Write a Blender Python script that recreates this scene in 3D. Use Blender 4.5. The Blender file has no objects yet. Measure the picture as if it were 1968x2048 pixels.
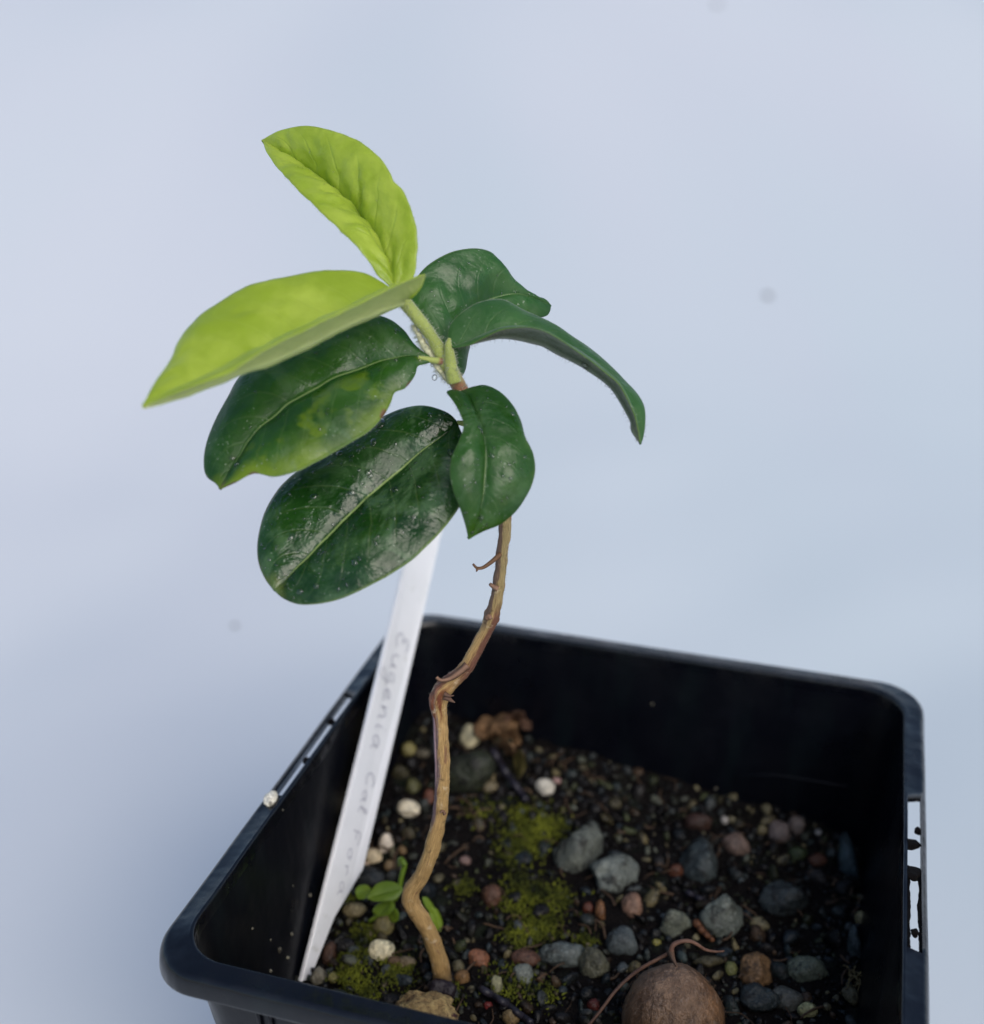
import bpy, math, random
import numpy as np
from mathutils import Vector, noise as mnoise

random.seed(7)
RNG = np.random.default_rng(7)
SC = bpy.context.scene
COL = SC.collection
MM = 0.001
R = math.radians

# ------------------------------------------------------------------ camera
PITCH = 0.436806
CAM = np.array([-13.952, -142.049, 199.343])        # mm, pot centre on the sheet is the origin, rim at z = 88
RIMZ = 88.0
YAW = -0.293366
FPX = 2511.16
cam_d = bpy.data.cameras.new('camera')
cam = bpy.data.objects.new('camera', cam_d)
COL.objects.link(cam)
cam.location = Vector(CAM) * MM
cam.rotation_euler = (math.pi / 2 - PITCH, 0, 0)
cam_d.sensor_width = 36.0
cam_d.lens = FPX / 2048 * 36.0
cam_d.clip_start = 0.005
cam_d.clip_end = 50
cam_d.dof.use_dof = True
cam_d.dof.focus_distance = 0.160
cam_d.dof.aperture_fstop = 15.5
SC.camera = cam

# ------------------------------------------------------------------ sky, sun, exposure
SUN_EL, SUN_AZ = R(43), R(150)
w = bpy.data.worlds.new('World')
SC.world = w
w.use_nodes = True
nt = w.node_tree
bg = nt.nodes['Background']
sky = nt.nodes.new('ShaderNodeTexSky')
sky.sky_type = 'NISHITA'
sky.sun_disc = False
sky.sun_elevation = SUN_EL
sky.sun_rotation = SUN_AZ
sky.air_density = 1.0
sky.dust_density = 2.0
sky.ozone_density = 1.0
nt.links.new(sky.outputs[0], bg.inputs[0])
bg.inputs[1].default_value = 0.135
sun_d = bpy.data.lights.new('sun', 'SUN')
sun_d.energy = 1.5
sun_d.angle = R(45)
sun_d.color = (1.0, 0.96, 0.90)
sun = bpy.data.objects.new('sun', sun_d)
COL.objects.link(sun)
sd = Vector((math.sin(SUN_AZ) * math.cos(SUN_EL), math.cos(SUN_AZ) * math.cos(SUN_EL), math.sin(SUN_EL)))
sun.rotation_euler = sd.to_track_quat('Z', 'Y').to_euler()
sun.location = sd * 2
SC.view_settings.view_transform = 'Standard'
SC.view_settings.look = 'None'
SC.view_settings.exposure = 0.15
SC.view_settings.gamma = 1.0
SC.cycles.max_bounces = 10
SC.cycles.transmission_bounces = 8
SC.cycles.use_denoising = True
SC.cycles.caustics_reflective = False
SC.cycles.caustics_refractive = False

# ------------------------------------------------------------------ geometry helpers
_c, _s = math.cos(PITCH), math.sin(PITCH)


def ray(px, py):
    X = (px - 984) / FPX
    U = -(py - 1024) / FPX
    return np.array([X, _c + U * _s, -_s + U * _c])


def P(px, py, d):
    """Point (mm, world) seen at photo pixel px, py at depth d from the lens."""
    return CAM + ray(px, py) * d


_cy, _sy = math.cos(YAW), math.sin(YAW)


def pot2w(a, b, z=0.0):
    return np.array([_cy * a - _sy * b, _sy * a + _cy * b, RIMZ + z])


def w2pot(p):
    return (_cy * p[0] + _sy * p[1], -_sy * p[0] + _cy * p[1], p[2] - RIMZ)


def soil_z(a, b):
    t = max(0.0, b / 40.0)
    z = -24.0 + t * (2.0 - 4.6 * a / 35.0)
    z -= 2.6 * max(0.0, min(1.0, (-30 - a) / 6)) * max(0.0, min(1.0, (-4 - b) / 8))
    return z + 1.1 * mnoise.noise(Vector((a * 0.11, b * 0.11, 3.3)))


def on_soil(px, py, up=0.0):
    """Point on the soil (raised by up) seen at a photo pixel."""
    r = ray(px, py)
    d = 170.0
    for _ in range(25):
        p = CAM + r * d
        a, b, z = w2pot(p)
        target = RIMZ + soil_z(max(-39, min(39, a)), max(-39, min(39, b))) + up
        d += 0.7 * (target - p[2]) / r[2]
    return CAM + r * d, d


LOC = {}


def mesh(name, V, F, mat, parent=None, origin=None, smooth=True, uv=None, mats=None, mi=None, col=None):
    V = np.asarray(V, float)
    if origin is None:
        if parent is not None:
            origin = LOC[parent.name]
        else:
            origin = np.array([(V[:, 0].min() + V[:, 0].max()) / 2, (V[:, 1].min() + V[:, 1].max()) / 2, V[:, 2].min()])
    origin = np.asarray(origin, float)
    me = bpy.data.meshes.new(name)
    me.from_pydata(((V - origin) * MM).tolist(), [], [tuple(int(i) for i in f) for f in F])
    for m in (mats or [mat]):
        me.materials.append(m)
    if mi is not None:
        me.polygons.foreach_set('material_index', np.asarray(mi, np.int32))
    if smooth:
        me.polygons.foreach_set('use_smooth', np.ones(len(me.polygons), bool))
    if uv is not None:
        ul = me.uv_layers.new(name='UVMap')
        vi = np.zeros(len(me.loops), np.int32)
        me.loops.foreach_get('vertex_index', vi)
        ul.data.foreach_set('uv', np.asarray(uv, np.float32)[vi].ravel())
    if col is not None:
        ca = me.color_attributes.new('pigment', 'FLOAT_COLOR', 'POINT')
        c4 = np.ones((len(V), 4), np.float32)
        c4[:, :3] = col
        ca.data.foreach_set('color', c4.ravel())
    me.update()
    o = bpy.data.objects.new(name, me)
    COL.objects.link(o)
    if parent is not None:
        o.parent = parent
        o.location = Vector((origin - LOC[parent.name]) * MM)
    else:
        o.location = Vector(origin * MM)
    LOC[o.name] = origin
    return o


def tag(o, label=None, cat=None, group=None, kind=None):
    if label:
        o['label'] = label
    if cat:
        o['category'] = cat
    if group:
        o['group'] = group
    if kind:
        o['kind'] = kind
    return o


def empty(name, p):
    o = bpy.data.objects.new(name, None)
    COL.objects.link(o)
    o.empty_display_size = 0.01
    o.location = Vector(np.asarray(p) * MM)
    LOC[o.name] = np.asarray(p, float)
    return o


def catmull(pts, n):
    """Smooth curve through pts, n samples evenly spaced by length in the first two coordinates."""
    pts = np.asarray(pts, float)
    if len(pts) == 2:
        t = np.linspace(0, 1, n)[:, None]
        return pts[0] * (1 - t) + pts[1] * t
    ext = np.vstack([2 * pts[0] - pts[1], pts, 2 * pts[-1] - pts[-2]])
    out = []
    for i in range(1, len(ext) - 2):
        p0, p1, p2, p3 = ext[i - 1:i + 3]
        for k in range(24):
            t = k / 24
            out.append(0.5 * ((2 * p1) + (p2 - p0) * t + (2 * p0 - 5 * p1 + 4 * p2 - p3) * t * t + (3 * p1 - p0 - 3 * p2 + p3) * t ** 3))
    out.append(pts[-1])
    out = np.array(out)
    seg = np.linalg.norm(np.diff(out[:, :2], axis=0), axis=1)
    L = np.concatenate([[0], np.cumsum(seg)])
    q = np.linspace(0, L[-1], n)
    return np.stack([np.interp(q, L, out[:, k]) for k in range(out.shape[1])], 1)


def smooth_vals(vals, n):
    v = np.asarray(vals, float)
    x = np.linspace(0, 1, len(v))
    pts = np.stack([x * 1000, np.zeros_like(x), v], 1)
    return catmull(pts, n)[:, 2]


def unit(a):
    return a / np.maximum(np.linalg.norm(a, axis=-1, keepdims=True), 1e-9)


def nz(p, f, seed=0.0):
    return mnoise.noise(Vector((p[0] * f + seed, p[1] * f - seed, p[2] * f + 1.7 * seed)))


def tube(path, rad, ns=16, bump=None, cap=True):
    """Tube of mm points; returns V, F, UV (u along, v round)."""
    path = np.asarray(path, float)
    n = len(path)
    rad = np.broadcast_to(np.asarray(rad, float), (n,))
    T = unit(np.gradient(path, axis=0))
    nrm = np.cross(T[0], [1.0, 0.1, 0.3])
    nrm /= np.linalg.norm(nrm)
    V, UV = [], []
    for i in range(n):
        nrm = nrm - T[i] * np.dot(nrm, T[i])
        nrm /= np.linalg.norm(nrm)
        b = np.cross(T[i], nrm)
        for k in range(ns):
            a = 2 * math.pi * k / ns
            d = nrm * math.cos(a) + b * math.sin(a)
            r = rad[i]
            if bump:
                r += bump(i, a, path[i] + d * r)
            V.append(path[i] + d * r)
            UV.append((i / (n - 1), k / ns))
    F = [(i * ns + k, i * ns + (k + 1) % ns, (i + 1) * ns + (k + 1) % ns, (i + 1) * ns + k) for i in range(n - 1) for k in range(ns)]
    if cap:
        V.append(path[0]); UV.append((0, 0))
        V.append(path[-1]); UV.append((1, 0))
        a, b = len(V) - 2, len(V) - 1
        F += [(a, (k + 1) % ns, k) for k in range(ns)]
        F += [(b, (n - 1) * ns + k, (n - 1) * ns + (k + 1) % ns) for k in range(ns)]
    return V, F, UV


def ico(sub):
    import bmesh
    bm = bmesh.new()
    bmesh.ops.create_icosphere(bm, subdivisions=sub, radius=1.0)
    V = np.array([v.co[:] for v in bm.verts])
    F = [tuple(v.index for v in f.verts) for f in bm.faces]
    bm.free()
    return V, F


ICO = {k: ico(k) for k in (1, 2, 3, 4)}


def rand_rot(rng):
    q = rng.normal(size=4)
    q /= np.linalg.norm(q)
    a, b, c, d = q
    return np.array([[1 - 2 * (c * c + d * d), 2 * (b * c - a * d), 2 * (b * d + a * c)],
                     [2 * (b * c + a * d), 1 - 2 * (b * b + d * d), 2 * (c * d - a * b)],
                     [2 * (b * d - a * c), 2 * (c * d + a * b), 1 - 2 * (b * b + c * c)]])


def stone(sub, rng, facet=0.0, rough=0.08):
    """Unit stone: round pebble (facet 0) to broken chip (facet 1)."""
    V, F = ICO[sub]
    V = V.copy()
    if facet > 0:
        nrm = unit(rng.normal(size=(10, 3)))
        off = rng.uniform(0.38, 0.85, 10)
        d = V @ nrm.T
        k = np.where(d > 0.05, off / np.maximum(d, 1e-3), 9.0).min(1)
        k = np.minimum(k, 1.0)
        V = V * (1 - facet + facet * k)[:, None]
    s = rng.uniform(0, 50)
    h = np.array([nz(v, 1.1, s) * 1.9 + nz(v, 2.6, s) * 0.8 + nz(v, 6.0, s) * 0.4 for v in V])
    V = V * (1 + rough * h)[:, None]
    return V, F


# ------------------------------------------------------------------ material helpers
def srgb(r, g, b):
    f = lambda c: (c / 255 / 12.92) if c <= 10 else ((c / 255 + 0.055) / 1.055) ** 2.4
    return (f(r), f(g), f(b))


class NT:
    def __init__(self, name):
        self.m = bpy.data.materials.new(name)
        self.m.use_nodes = True
        self.t = self.m.node_tree
        self.b = self.t.nodes['Principled BSDF']
        self.out = self.t.nodes['Material Output']

    def n(self, typ, **kw):
        nd = self.t.nodes.new(typ)
        for k, v in kw.items():
            setattr(nd, k, v)
        return nd

    def set(self, sock, v):
        if hasattr(v, 'is_output'):
            self.t.links.new(v, sock)
        elif isinstance(v, tuple) and len(v) == 3 and sock.type == 'RGBA':
            sock.default_value = (*v, 1)
        else:
            sock.default_value = v

    def math(self, op, a, b=0.0, c=0.0, clamp=False):
        nd = self.n('ShaderNodeMath', operation=op, use_clamp=clamp)
        self.set(nd.inputs[0], a); self.set(nd.inputs[1], b); self.set(nd.inputs[2], c)
        return nd.outputs[0]

    def step(self, x, a, b):
        nd = self.n('ShaderNodeMapRange', interpolation_type='SMOOTHSTEP')
        self.set(nd.inputs[0], x)
        nd.inputs[1].default_value, nd.inputs[2].default_value = (a, b) if a < b else (b, a)
        nd.inputs[3].default_value, nd.inputs[4].default_value = (0, 1) if a < b else (1, 0)
        return nd.outputs[0]

    def rng(self, x, a, b, lo, hi):
        nd = self.n('ShaderNodeMapRange')
        self.set(nd.inputs[0], x)
        for i, v in enumerate((a, b, lo, hi)):
            nd.inputs[i + 1].default_value = v
        return nd.outputs[0]

    def mix(self, f, a, b, blend='MIX'):
        nd = self.n('ShaderNodeMix', data_type='RGBA', blend_type=blend)
        self.set(nd.inputs[0], f); self.set(nd.inputs[6], a); self.set(nd.inputs[7], b)
        return nd.outputs[2]

    def noise(self, scale, detail=3.0, rough=0.55, vec=None, dist=0.0):
        nd = self.n('ShaderNodeTexNoise')
        nd.inputs['Scale'].default_value = scale
        nd.inputs['Detail'].default_value = detail
        nd.inputs['Roughness'].default_value = rough
        nd.inputs['Distortion'].default_value = dist
        self.set(nd.inputs['Vector'], vec if vec is not None else self.obj())
        return nd.outputs[0]

    def voro(self, scale, vec=None, feature='F1', out=0):
        nd = self.n('ShaderNodeTexVoronoi', feature=feature)
        nd.inputs['Scale'].default_value = scale
        self.set(nd.inputs['Vector'], vec if vec is not None else self.obj())
        return nd.outputs[out]

    def obj(self):
        if not hasattr(self, '_o'):
            self._o = self.n('ShaderNodeTexCoord').outputs['Object']
        return self._o

    def scaled(self, v, s):
        nd = self.n('ShaderNodeMapping')
        self.set(nd.inputs[0], v)
        nd.inputs['Scale'].default_value = s
        return nd.outputs[0]

    def uv(self):
        tc = self.n('ShaderNodeUVMap')
        sp = self.n('ShaderNodeSeparateXYZ')
        self.t.links.new(tc.outputs[0], sp.inputs[0])
        return sp.outputs[0], sp.outputs[1], tc.outputs[0]

    def bump(self, h, strength, dist, normal=None):
        nd = self.n('ShaderNodeBump')
        nd.inputs['Strength'].default_value = strength
        nd.inputs['Distance'].default_value = dist
        self.set(nd.inputs['Height'], h)
        if normal is not None:
            self.set(nd.inputs['Normal'], normal)
        return nd.outputs[0]

    def bs(self, **kw):
        for k, v in kw.items():
            self.set(self.b.inputs[k.replace('_', ' ')], v)
        return self


# ------------------------------------------------------------------ the white sheet (ground and backdrop in one)
def mat_sheet():
    t = NT('white_plastic_sheet')
    f = t.step(t.noise(4.5, 2, 0.5, t.scaled(t.obj(), (1, 0.22, 0.3))), 0.32, 0.68)
    g = t.step(t.noise(3.2, 1, 0.4, t.scaled(t.obj(), (1, 0.3, 0.3))), 0.36, 0.66)
    c = t.mix(f, (0.595, 0.660, 0.690), (0.620, 0.645, 0.692))
    c = t.mix(t.math('MULTIPLY', g, 0.6), c, (0.735, 0.755, 0.77))
    t.bs(Base_Color=c, Roughness=0.45)
    t.b.inputs['Specular IOR Level'].default_value = 0.35
    t.bs(Normal=t.bump(t.noise(260.0, 2), 0.12, 0.0004))
    return t.m


def build_sheet():
    xs = np.concatenate([np.linspace(-2600, -420, 26), np.linspace(-400, 520, 93), np.linspace(560, 2600, 26)])
    s = np.concatenate([np.linspace(-1600, -220, 20), np.linspace(-200, 1100, 131), np.linspace(1150, 2600, 24)])
    # section: flat bench, then the sheet rises behind in a soft sweep
    ys, zs = [], []
    y = z = 0.0
    prof = {}
    fine = np.arange(-1600, 2601, 5.0)
    ang = np.interp(fine, [-1600, 90, 420, 2600], [0, 0, R(11), R(14)])
    Y = np.cumsum(np.cos(ang) * 5.0); Z = np.cumsum(np.sin(ang) * 5.0)
    Y -= np.interp(0, fine, Y); Z -= np.interp(0, fine, Z)
    V = []
    for q in s:
        a = np.interp(q, fine, ang)
        for x in xs:
            k = min(1.0, max(0.0, (math.hypot(x, q) - 75) / 90)) * (1.0 if q < 160 else max(0.0, 1 - (q - 160) / 220))
            h = k * (9.0 * nz((x, q, 0), 0.006, 4.1) + 3.0 * nz((x, q, 0), 0.017, 8.7))
            V.append((x, np.interp(q, fine, Y) - h * math.sin(a), np.interp(q, fine, Z) + h * math.cos(a)))
    n = len(xs)
    F = [(j * n + i, j * n + i + 1, (j + 1) * n + i + 1, (j + 1) * n + i) for j in range(len(s) - 1) for i in range(n - 1)]
    o = mesh('ground_sheet', V, F, mat_sheet(), origin=(0, 0, 0))
    tag(o, 'pale bluish white sheet under and behind the pot', kind='structure')
    return o, np.array(V), n


sheet, SHV, SHN = build_sheet()


# ------------------------------------------------------------------ the pot
def mat_pot(name='black_plastic', spec=0.25, lift=0.8, ro=(0.26, 0.42), wav=0.25):
    t = NT(name)
    dust = t.step(t.noise(90.0, 5, 0.65), 0.50, 0.78)
    streak = t.step(t.noise(60.0, 3, 0.5, t.scaled(t.obj(), (3, 3, 0.6))), 0.5, 0.8)
    c = t.mix(t.math('MULTIPLY', dust, 0.5), tuple(x * lift for x in (0.0020, 0.0026, 0.0055)), tuple(x * lift for x in (0.009, 0.011, 0.016)))
    c = t.mix(t.math('MULTIPLY', streak, 0.35), c, (0.006, 0.012, 0.013))
    t.bs(Base_Color=c, Roughness=t.rng(t.noise(120.0, 3), 0.3, 0.7, *ro))
    t.b.inputs['Specular IOR Level'].default_value = spec
    t.bs(Normal=t.bump(t.noise(700.0, 3), 0.10, 0.0003, t.bump(t.noise(110.0, 3, .5, t.scaled(t.obj(), (1, 1, .5))), wav, 0.0014)))
    return t.m


M_POT = mat_pot()
M_RIM = mat_pot('scuffed_black_plastic', 0.5, 0.8, (0.10, 0.34), 0.55)
NC, NS = 12, 60      # samples per corner and per straight side


def ring(half, rad):
    """Rounded square, anticlockwise from the start of the right side, with fixed sample count."""
    pts = []
    q = half - rad
    centres = [(q, q), (-q, q), (-q, -q), (q, -q)]
    for k in range(4):
        a0 = k * math.pi / 2
        d = np.array([math.cos(a0), math.sin(a0)])
        tdir = np.array([-d[1], d[0]])
        for i in range(NS):
            pts.append(d * half + tdir * (-q + 2 * q * i / NS))
        for i in range(NC):
            a = a0 + (math.pi / 2) * i / NC
            pts.append(np.array(centres[k]) + rad * np.array([math.cos(a), math.sin(a)]))
    return pts


def rings_mesh(prof, slots=None):
    V, F = [], []
    n = 4 * (NS + NC)
    for h, z, r in prof:
        for a, b in ring(h, r):
            wob = 0.10 * mnoise.noise(Vector((a * 0.05, b * 0.05, z * 0.02)))
            V.append(pot2w(a * (1 + wob * 0.02), b * (1 + wob * 0.02), z + wob))
    m = len(prof)
    for j in range(m - 1):
        for i in range(n):
            if slots and j in slots[0] and i in slots[1]:
                continue
            F.append((j * n + i, j * n + (i + 1) % n, (j + 1) * n + (i + 1) % n, (j + 1) * n + i))
    return V, F, n


pot = empty('plant_pot', (0, 0, 0))
tag(pot, 'small square black plastic plant pot filled with gravelly soil', 'plant pot')
TAPER = 0.115
CR = 6.9
# rim: inner wall edge -> bead -> flat top (slotted) -> rounded outer shoulder -> skirt -> underside
prof = [(41.55, -2.2, CR - 0.41), (41.68, -0.7, CR - 0.40), (41.8, -0.15, CR - 0.38), (42.0, 0.03, CR - 0.36), (42.22, 0.0, CR - 0.33),
        (42.38, -0.12, CR - 0.31), (44.1, -0.12, CR - 0.11),
        (44.5, -0.28, CR - 0.06), (44.82, -0.75, CR - 0.02), (45.0, -1.4, CR - 0.00), (45.12, -2.75, CR - 0.00), (45.1, -3.0, CR - 0.00), (44.85, -3.05, CR - 0.02),
        (44.6, -2.8, CR - 0.05), (44.4, -1.5, CR - 0.07), (44.1, -0.95, CR - 0.11), (42.38, -0.95, CR - 0.31), (42.3, -1.4, CR - 0.32), (42.25, -2.2, CR - 0.33)]
n_ring = 4 * (NS + NC)
slot_i = set()
R_SLOT = list(range(17, 42))                                    # right side, running to the back
L_SLOT = list(range(2 * (NS + NC) + 17, 2 * (NS + NC) + 39))  # left side, running to the front
slot_i = set(R_SLOT) | set(L_SLOT)
V, F, n = rings_mesh(prof, ({5, 15}, slot_i))
for run in (R_SLOT, L_SLOT):
    a, b = run[0], run[-1] + 1
    for i in run:
        k = i + 1
        F.append((6 * n + i, 6 * n + k, 15 * n + k, 15 * n + i))
        F.append((5 * n + k, 5 * n + i, 16 * n + i, 16 * n + k))
    F.append((5 * n + a, 6 * n + a, 15 * n + a, 16 * n + a))
    F.append((6 * n + b, 5 * n + b, 16 * n + b, 15 * n + b))
rim = mesh('rim', V, F, M_RIM, pot)
# body: inner wall, floor, outer wall
body = [(41.55, -2.2, CR - 0.41)]
for z in (-6, -12, -18, -24, -30, -45, -60, -75, -85.5):
    body.append((41.8 + TAPER * z, z, CR - 0.5 + 0.02 * z))
body += [(20, -86.2, 2), (0.3, -86.2, 0.1), (0.3, -87.6, 0.1), (20, -87.6, 2), (32.2, -87.8, 4.5)]
for z in (-84, -70, -55, -40, -25, -12, -5):
    body.append((42.5 + TAPER * z, z, CR - 0.5 + 0.02 * z))
body.append((42.25, -2.2, CR - 0.33))
V, F, n = rings_mesh(body)
mesh('body', V, F, M_POT, pot)


def bar(name, pts, rad, mat, parent, ns=10):
    v, f, u = tube(pts, rad, ns)
    return mesh(name, v, f, mat, parent, uv=u)


# moulded ledge on the inner back wall, seam on the outer corner
led = []
for a in np.linspace(17, 36, 24):
    k = (a - 17) / 19
    z = -18.5 - 0.9 * max(0, 0.35 - k) * 4 + 0.3 * k
    led.append(pot2w(a, 41.8 + TAPER * z - 0.15, z))
bar('wall_ledge', led, np.interp(np.linspace(0, 1, 24), [0, .2, .8, 1], [.03, .16, .16, .05]), M_POT, pot)
for k in (-31, -29.5):
    bar('corner_rib', [pot2w(k + 0.02 * z, -(42.75 + TAPER * z) - 0.05, z) for z in np.linspace(-4.6, -40, 12)], 0.28, M_POT, pot, 8)


# ------------------------------------------------------------------ soil, gravel, moss
def mat_soil():
    t = NT('wet_potting_soil')
    c = t.mix(t.noise(500.0, 4), (0.0012, 0.0011, 0.0013), (0.009, 0.0065, 0.006))
    c = t.mix(t.step(t.noise(160.0, 3), 0.55, 0.75), c, (0.012, 0.016, 0.010))
    t.bs(Base_Color=c, Roughness=0.62)
    t.b.inputs['Specular IOR Level'].default_value = 0.10
    t.bs(Normal=t.bump(t.noise(900.0, 5, 0.7), 0.9, 0.0012))
    return t.m


def mat_stone(name, attr=True, rough=(0.22, 0.6)):
    """Stone with its own pigment per piece, mineral speckle and damp gloss."""
    t = NT(name)
    at = t.n('ShaderNodeAttribute', attribute_name='pigment').outputs['Color']
    geo = t.noise(900.0, 3, 0.6)
    sp = t.step(t.noise(2600.0, 2), 0.56, 0.68)
    bl = t.noise(350.0, 4, 0.6)
    c = t.mix(t.rng(bl, 0.3, 0.7, 0, 1), t.mix(1.0, at, (0.45, 0.45, 0.45), 'MULTIPLY'), t.mix(1.0, at, (1.35, 1.3, 1.2), 'MULTIPLY'))
    c = t.mix(t.math('MULTIPLY', sp, 0.5), c, t.mix(1.0, at, (2.1, 2.1, 2.1), 'MULTIPLY'))
    c = t.mix(t.math('MULTIPLY', t.step(t.noise(1300.0, 3), 0.58, 0.66), 0.6), c, (0.01, 0.011, 0.012))
    c = t.mix(t.math('MULTIPLY', t.step(t.noise(210.0, 4), 0.55, 0.72), 0.35), c, (0.035, 0.045, 0.008))
    c = t.mix(t.math('MULTIPLY', t.step(t.noise(420.0, 4, 0.65), 0.50, 0.62), 0.75), c, (0.008, 0.007, 0.007))
    t.bs(Base_Color=c, Roughness=t.rng(geo, 0.3, 0.7, *rough))
    t.b.inputs['Specular IOR Level'].default_value = 0.22
    t.bs(Normal=t.bump(geo, 0.9, 0.0006, t.bump(t.noise(3500.0, 2), 0.25, 0.0002)))
    return t.m


M_STONE = mat_stone('damp_stone')

gs = np.linspace(-1, 1, 150)
V = []
for tb in gs:
    for ta in gs:
        half = 39.9
        a, b = ta * half, tb * half
        q = half - 6.0
        if abs(a) > q and abs(b) > q:
            d = np.array([abs(a) - q, abs(b) - q])
            L = np.linalg.norm(d)
            m = max(d)
            d = d / L * m if L > 0 else d
            a, b = math.copysign(q + d[0], a), math.copysign(q + d[1], b)
        z = soil_z(a, b)
        h = 41.95 + TAPER * z
        a, b = a * h / half, b * h / half
        z += 0.7 * mnoise.noise(Vector((a * .5, b * .5, 0))) + 0.55 * mnoise.noise(Vector((a * 1.5, b * 1.5, 5)))
        V.append(pot2w(a, b, z))
N = len(gs)
F = [(j * N + i, j * N + i + 1, (j + 1) * N + i + 1, (j + 1) * N + i) for j in range(N - 1) for i in range(N - 1)]
# close the block of soil downwards so that it fills the pot
edge = [i for i in range(N)] + [j * N + N - 1 for j in range(1, N)] + [(N - 1) * N + i for i in range(N - 2, -1, -1)] + [j * N for j in range(N - 2, 0, -1)]
b0 = len(V)
for e in edge:
    p = w2pot(V[e])
    V.append(pot2w(p[0] * 0.82, p[1] * 0.82, -82))
ne = len(edge)
F += [(edge[k], b0 + k, b0 + (k + 1) % ne, edge[(k + 1) % ne]) for k in range(ne)]
V.append(pot2w(0, 0, -82))
F += [(b0 + k, len(V) - 1, b0 + (k + 1) % ne) for k in range(ne)]
soil = mesh('potting_soil', V, F, mat_soil(), origin=(0, 0, 0))
tag(soil, 'dark wet potting soil filling the pot', kind='stuff')

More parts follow.
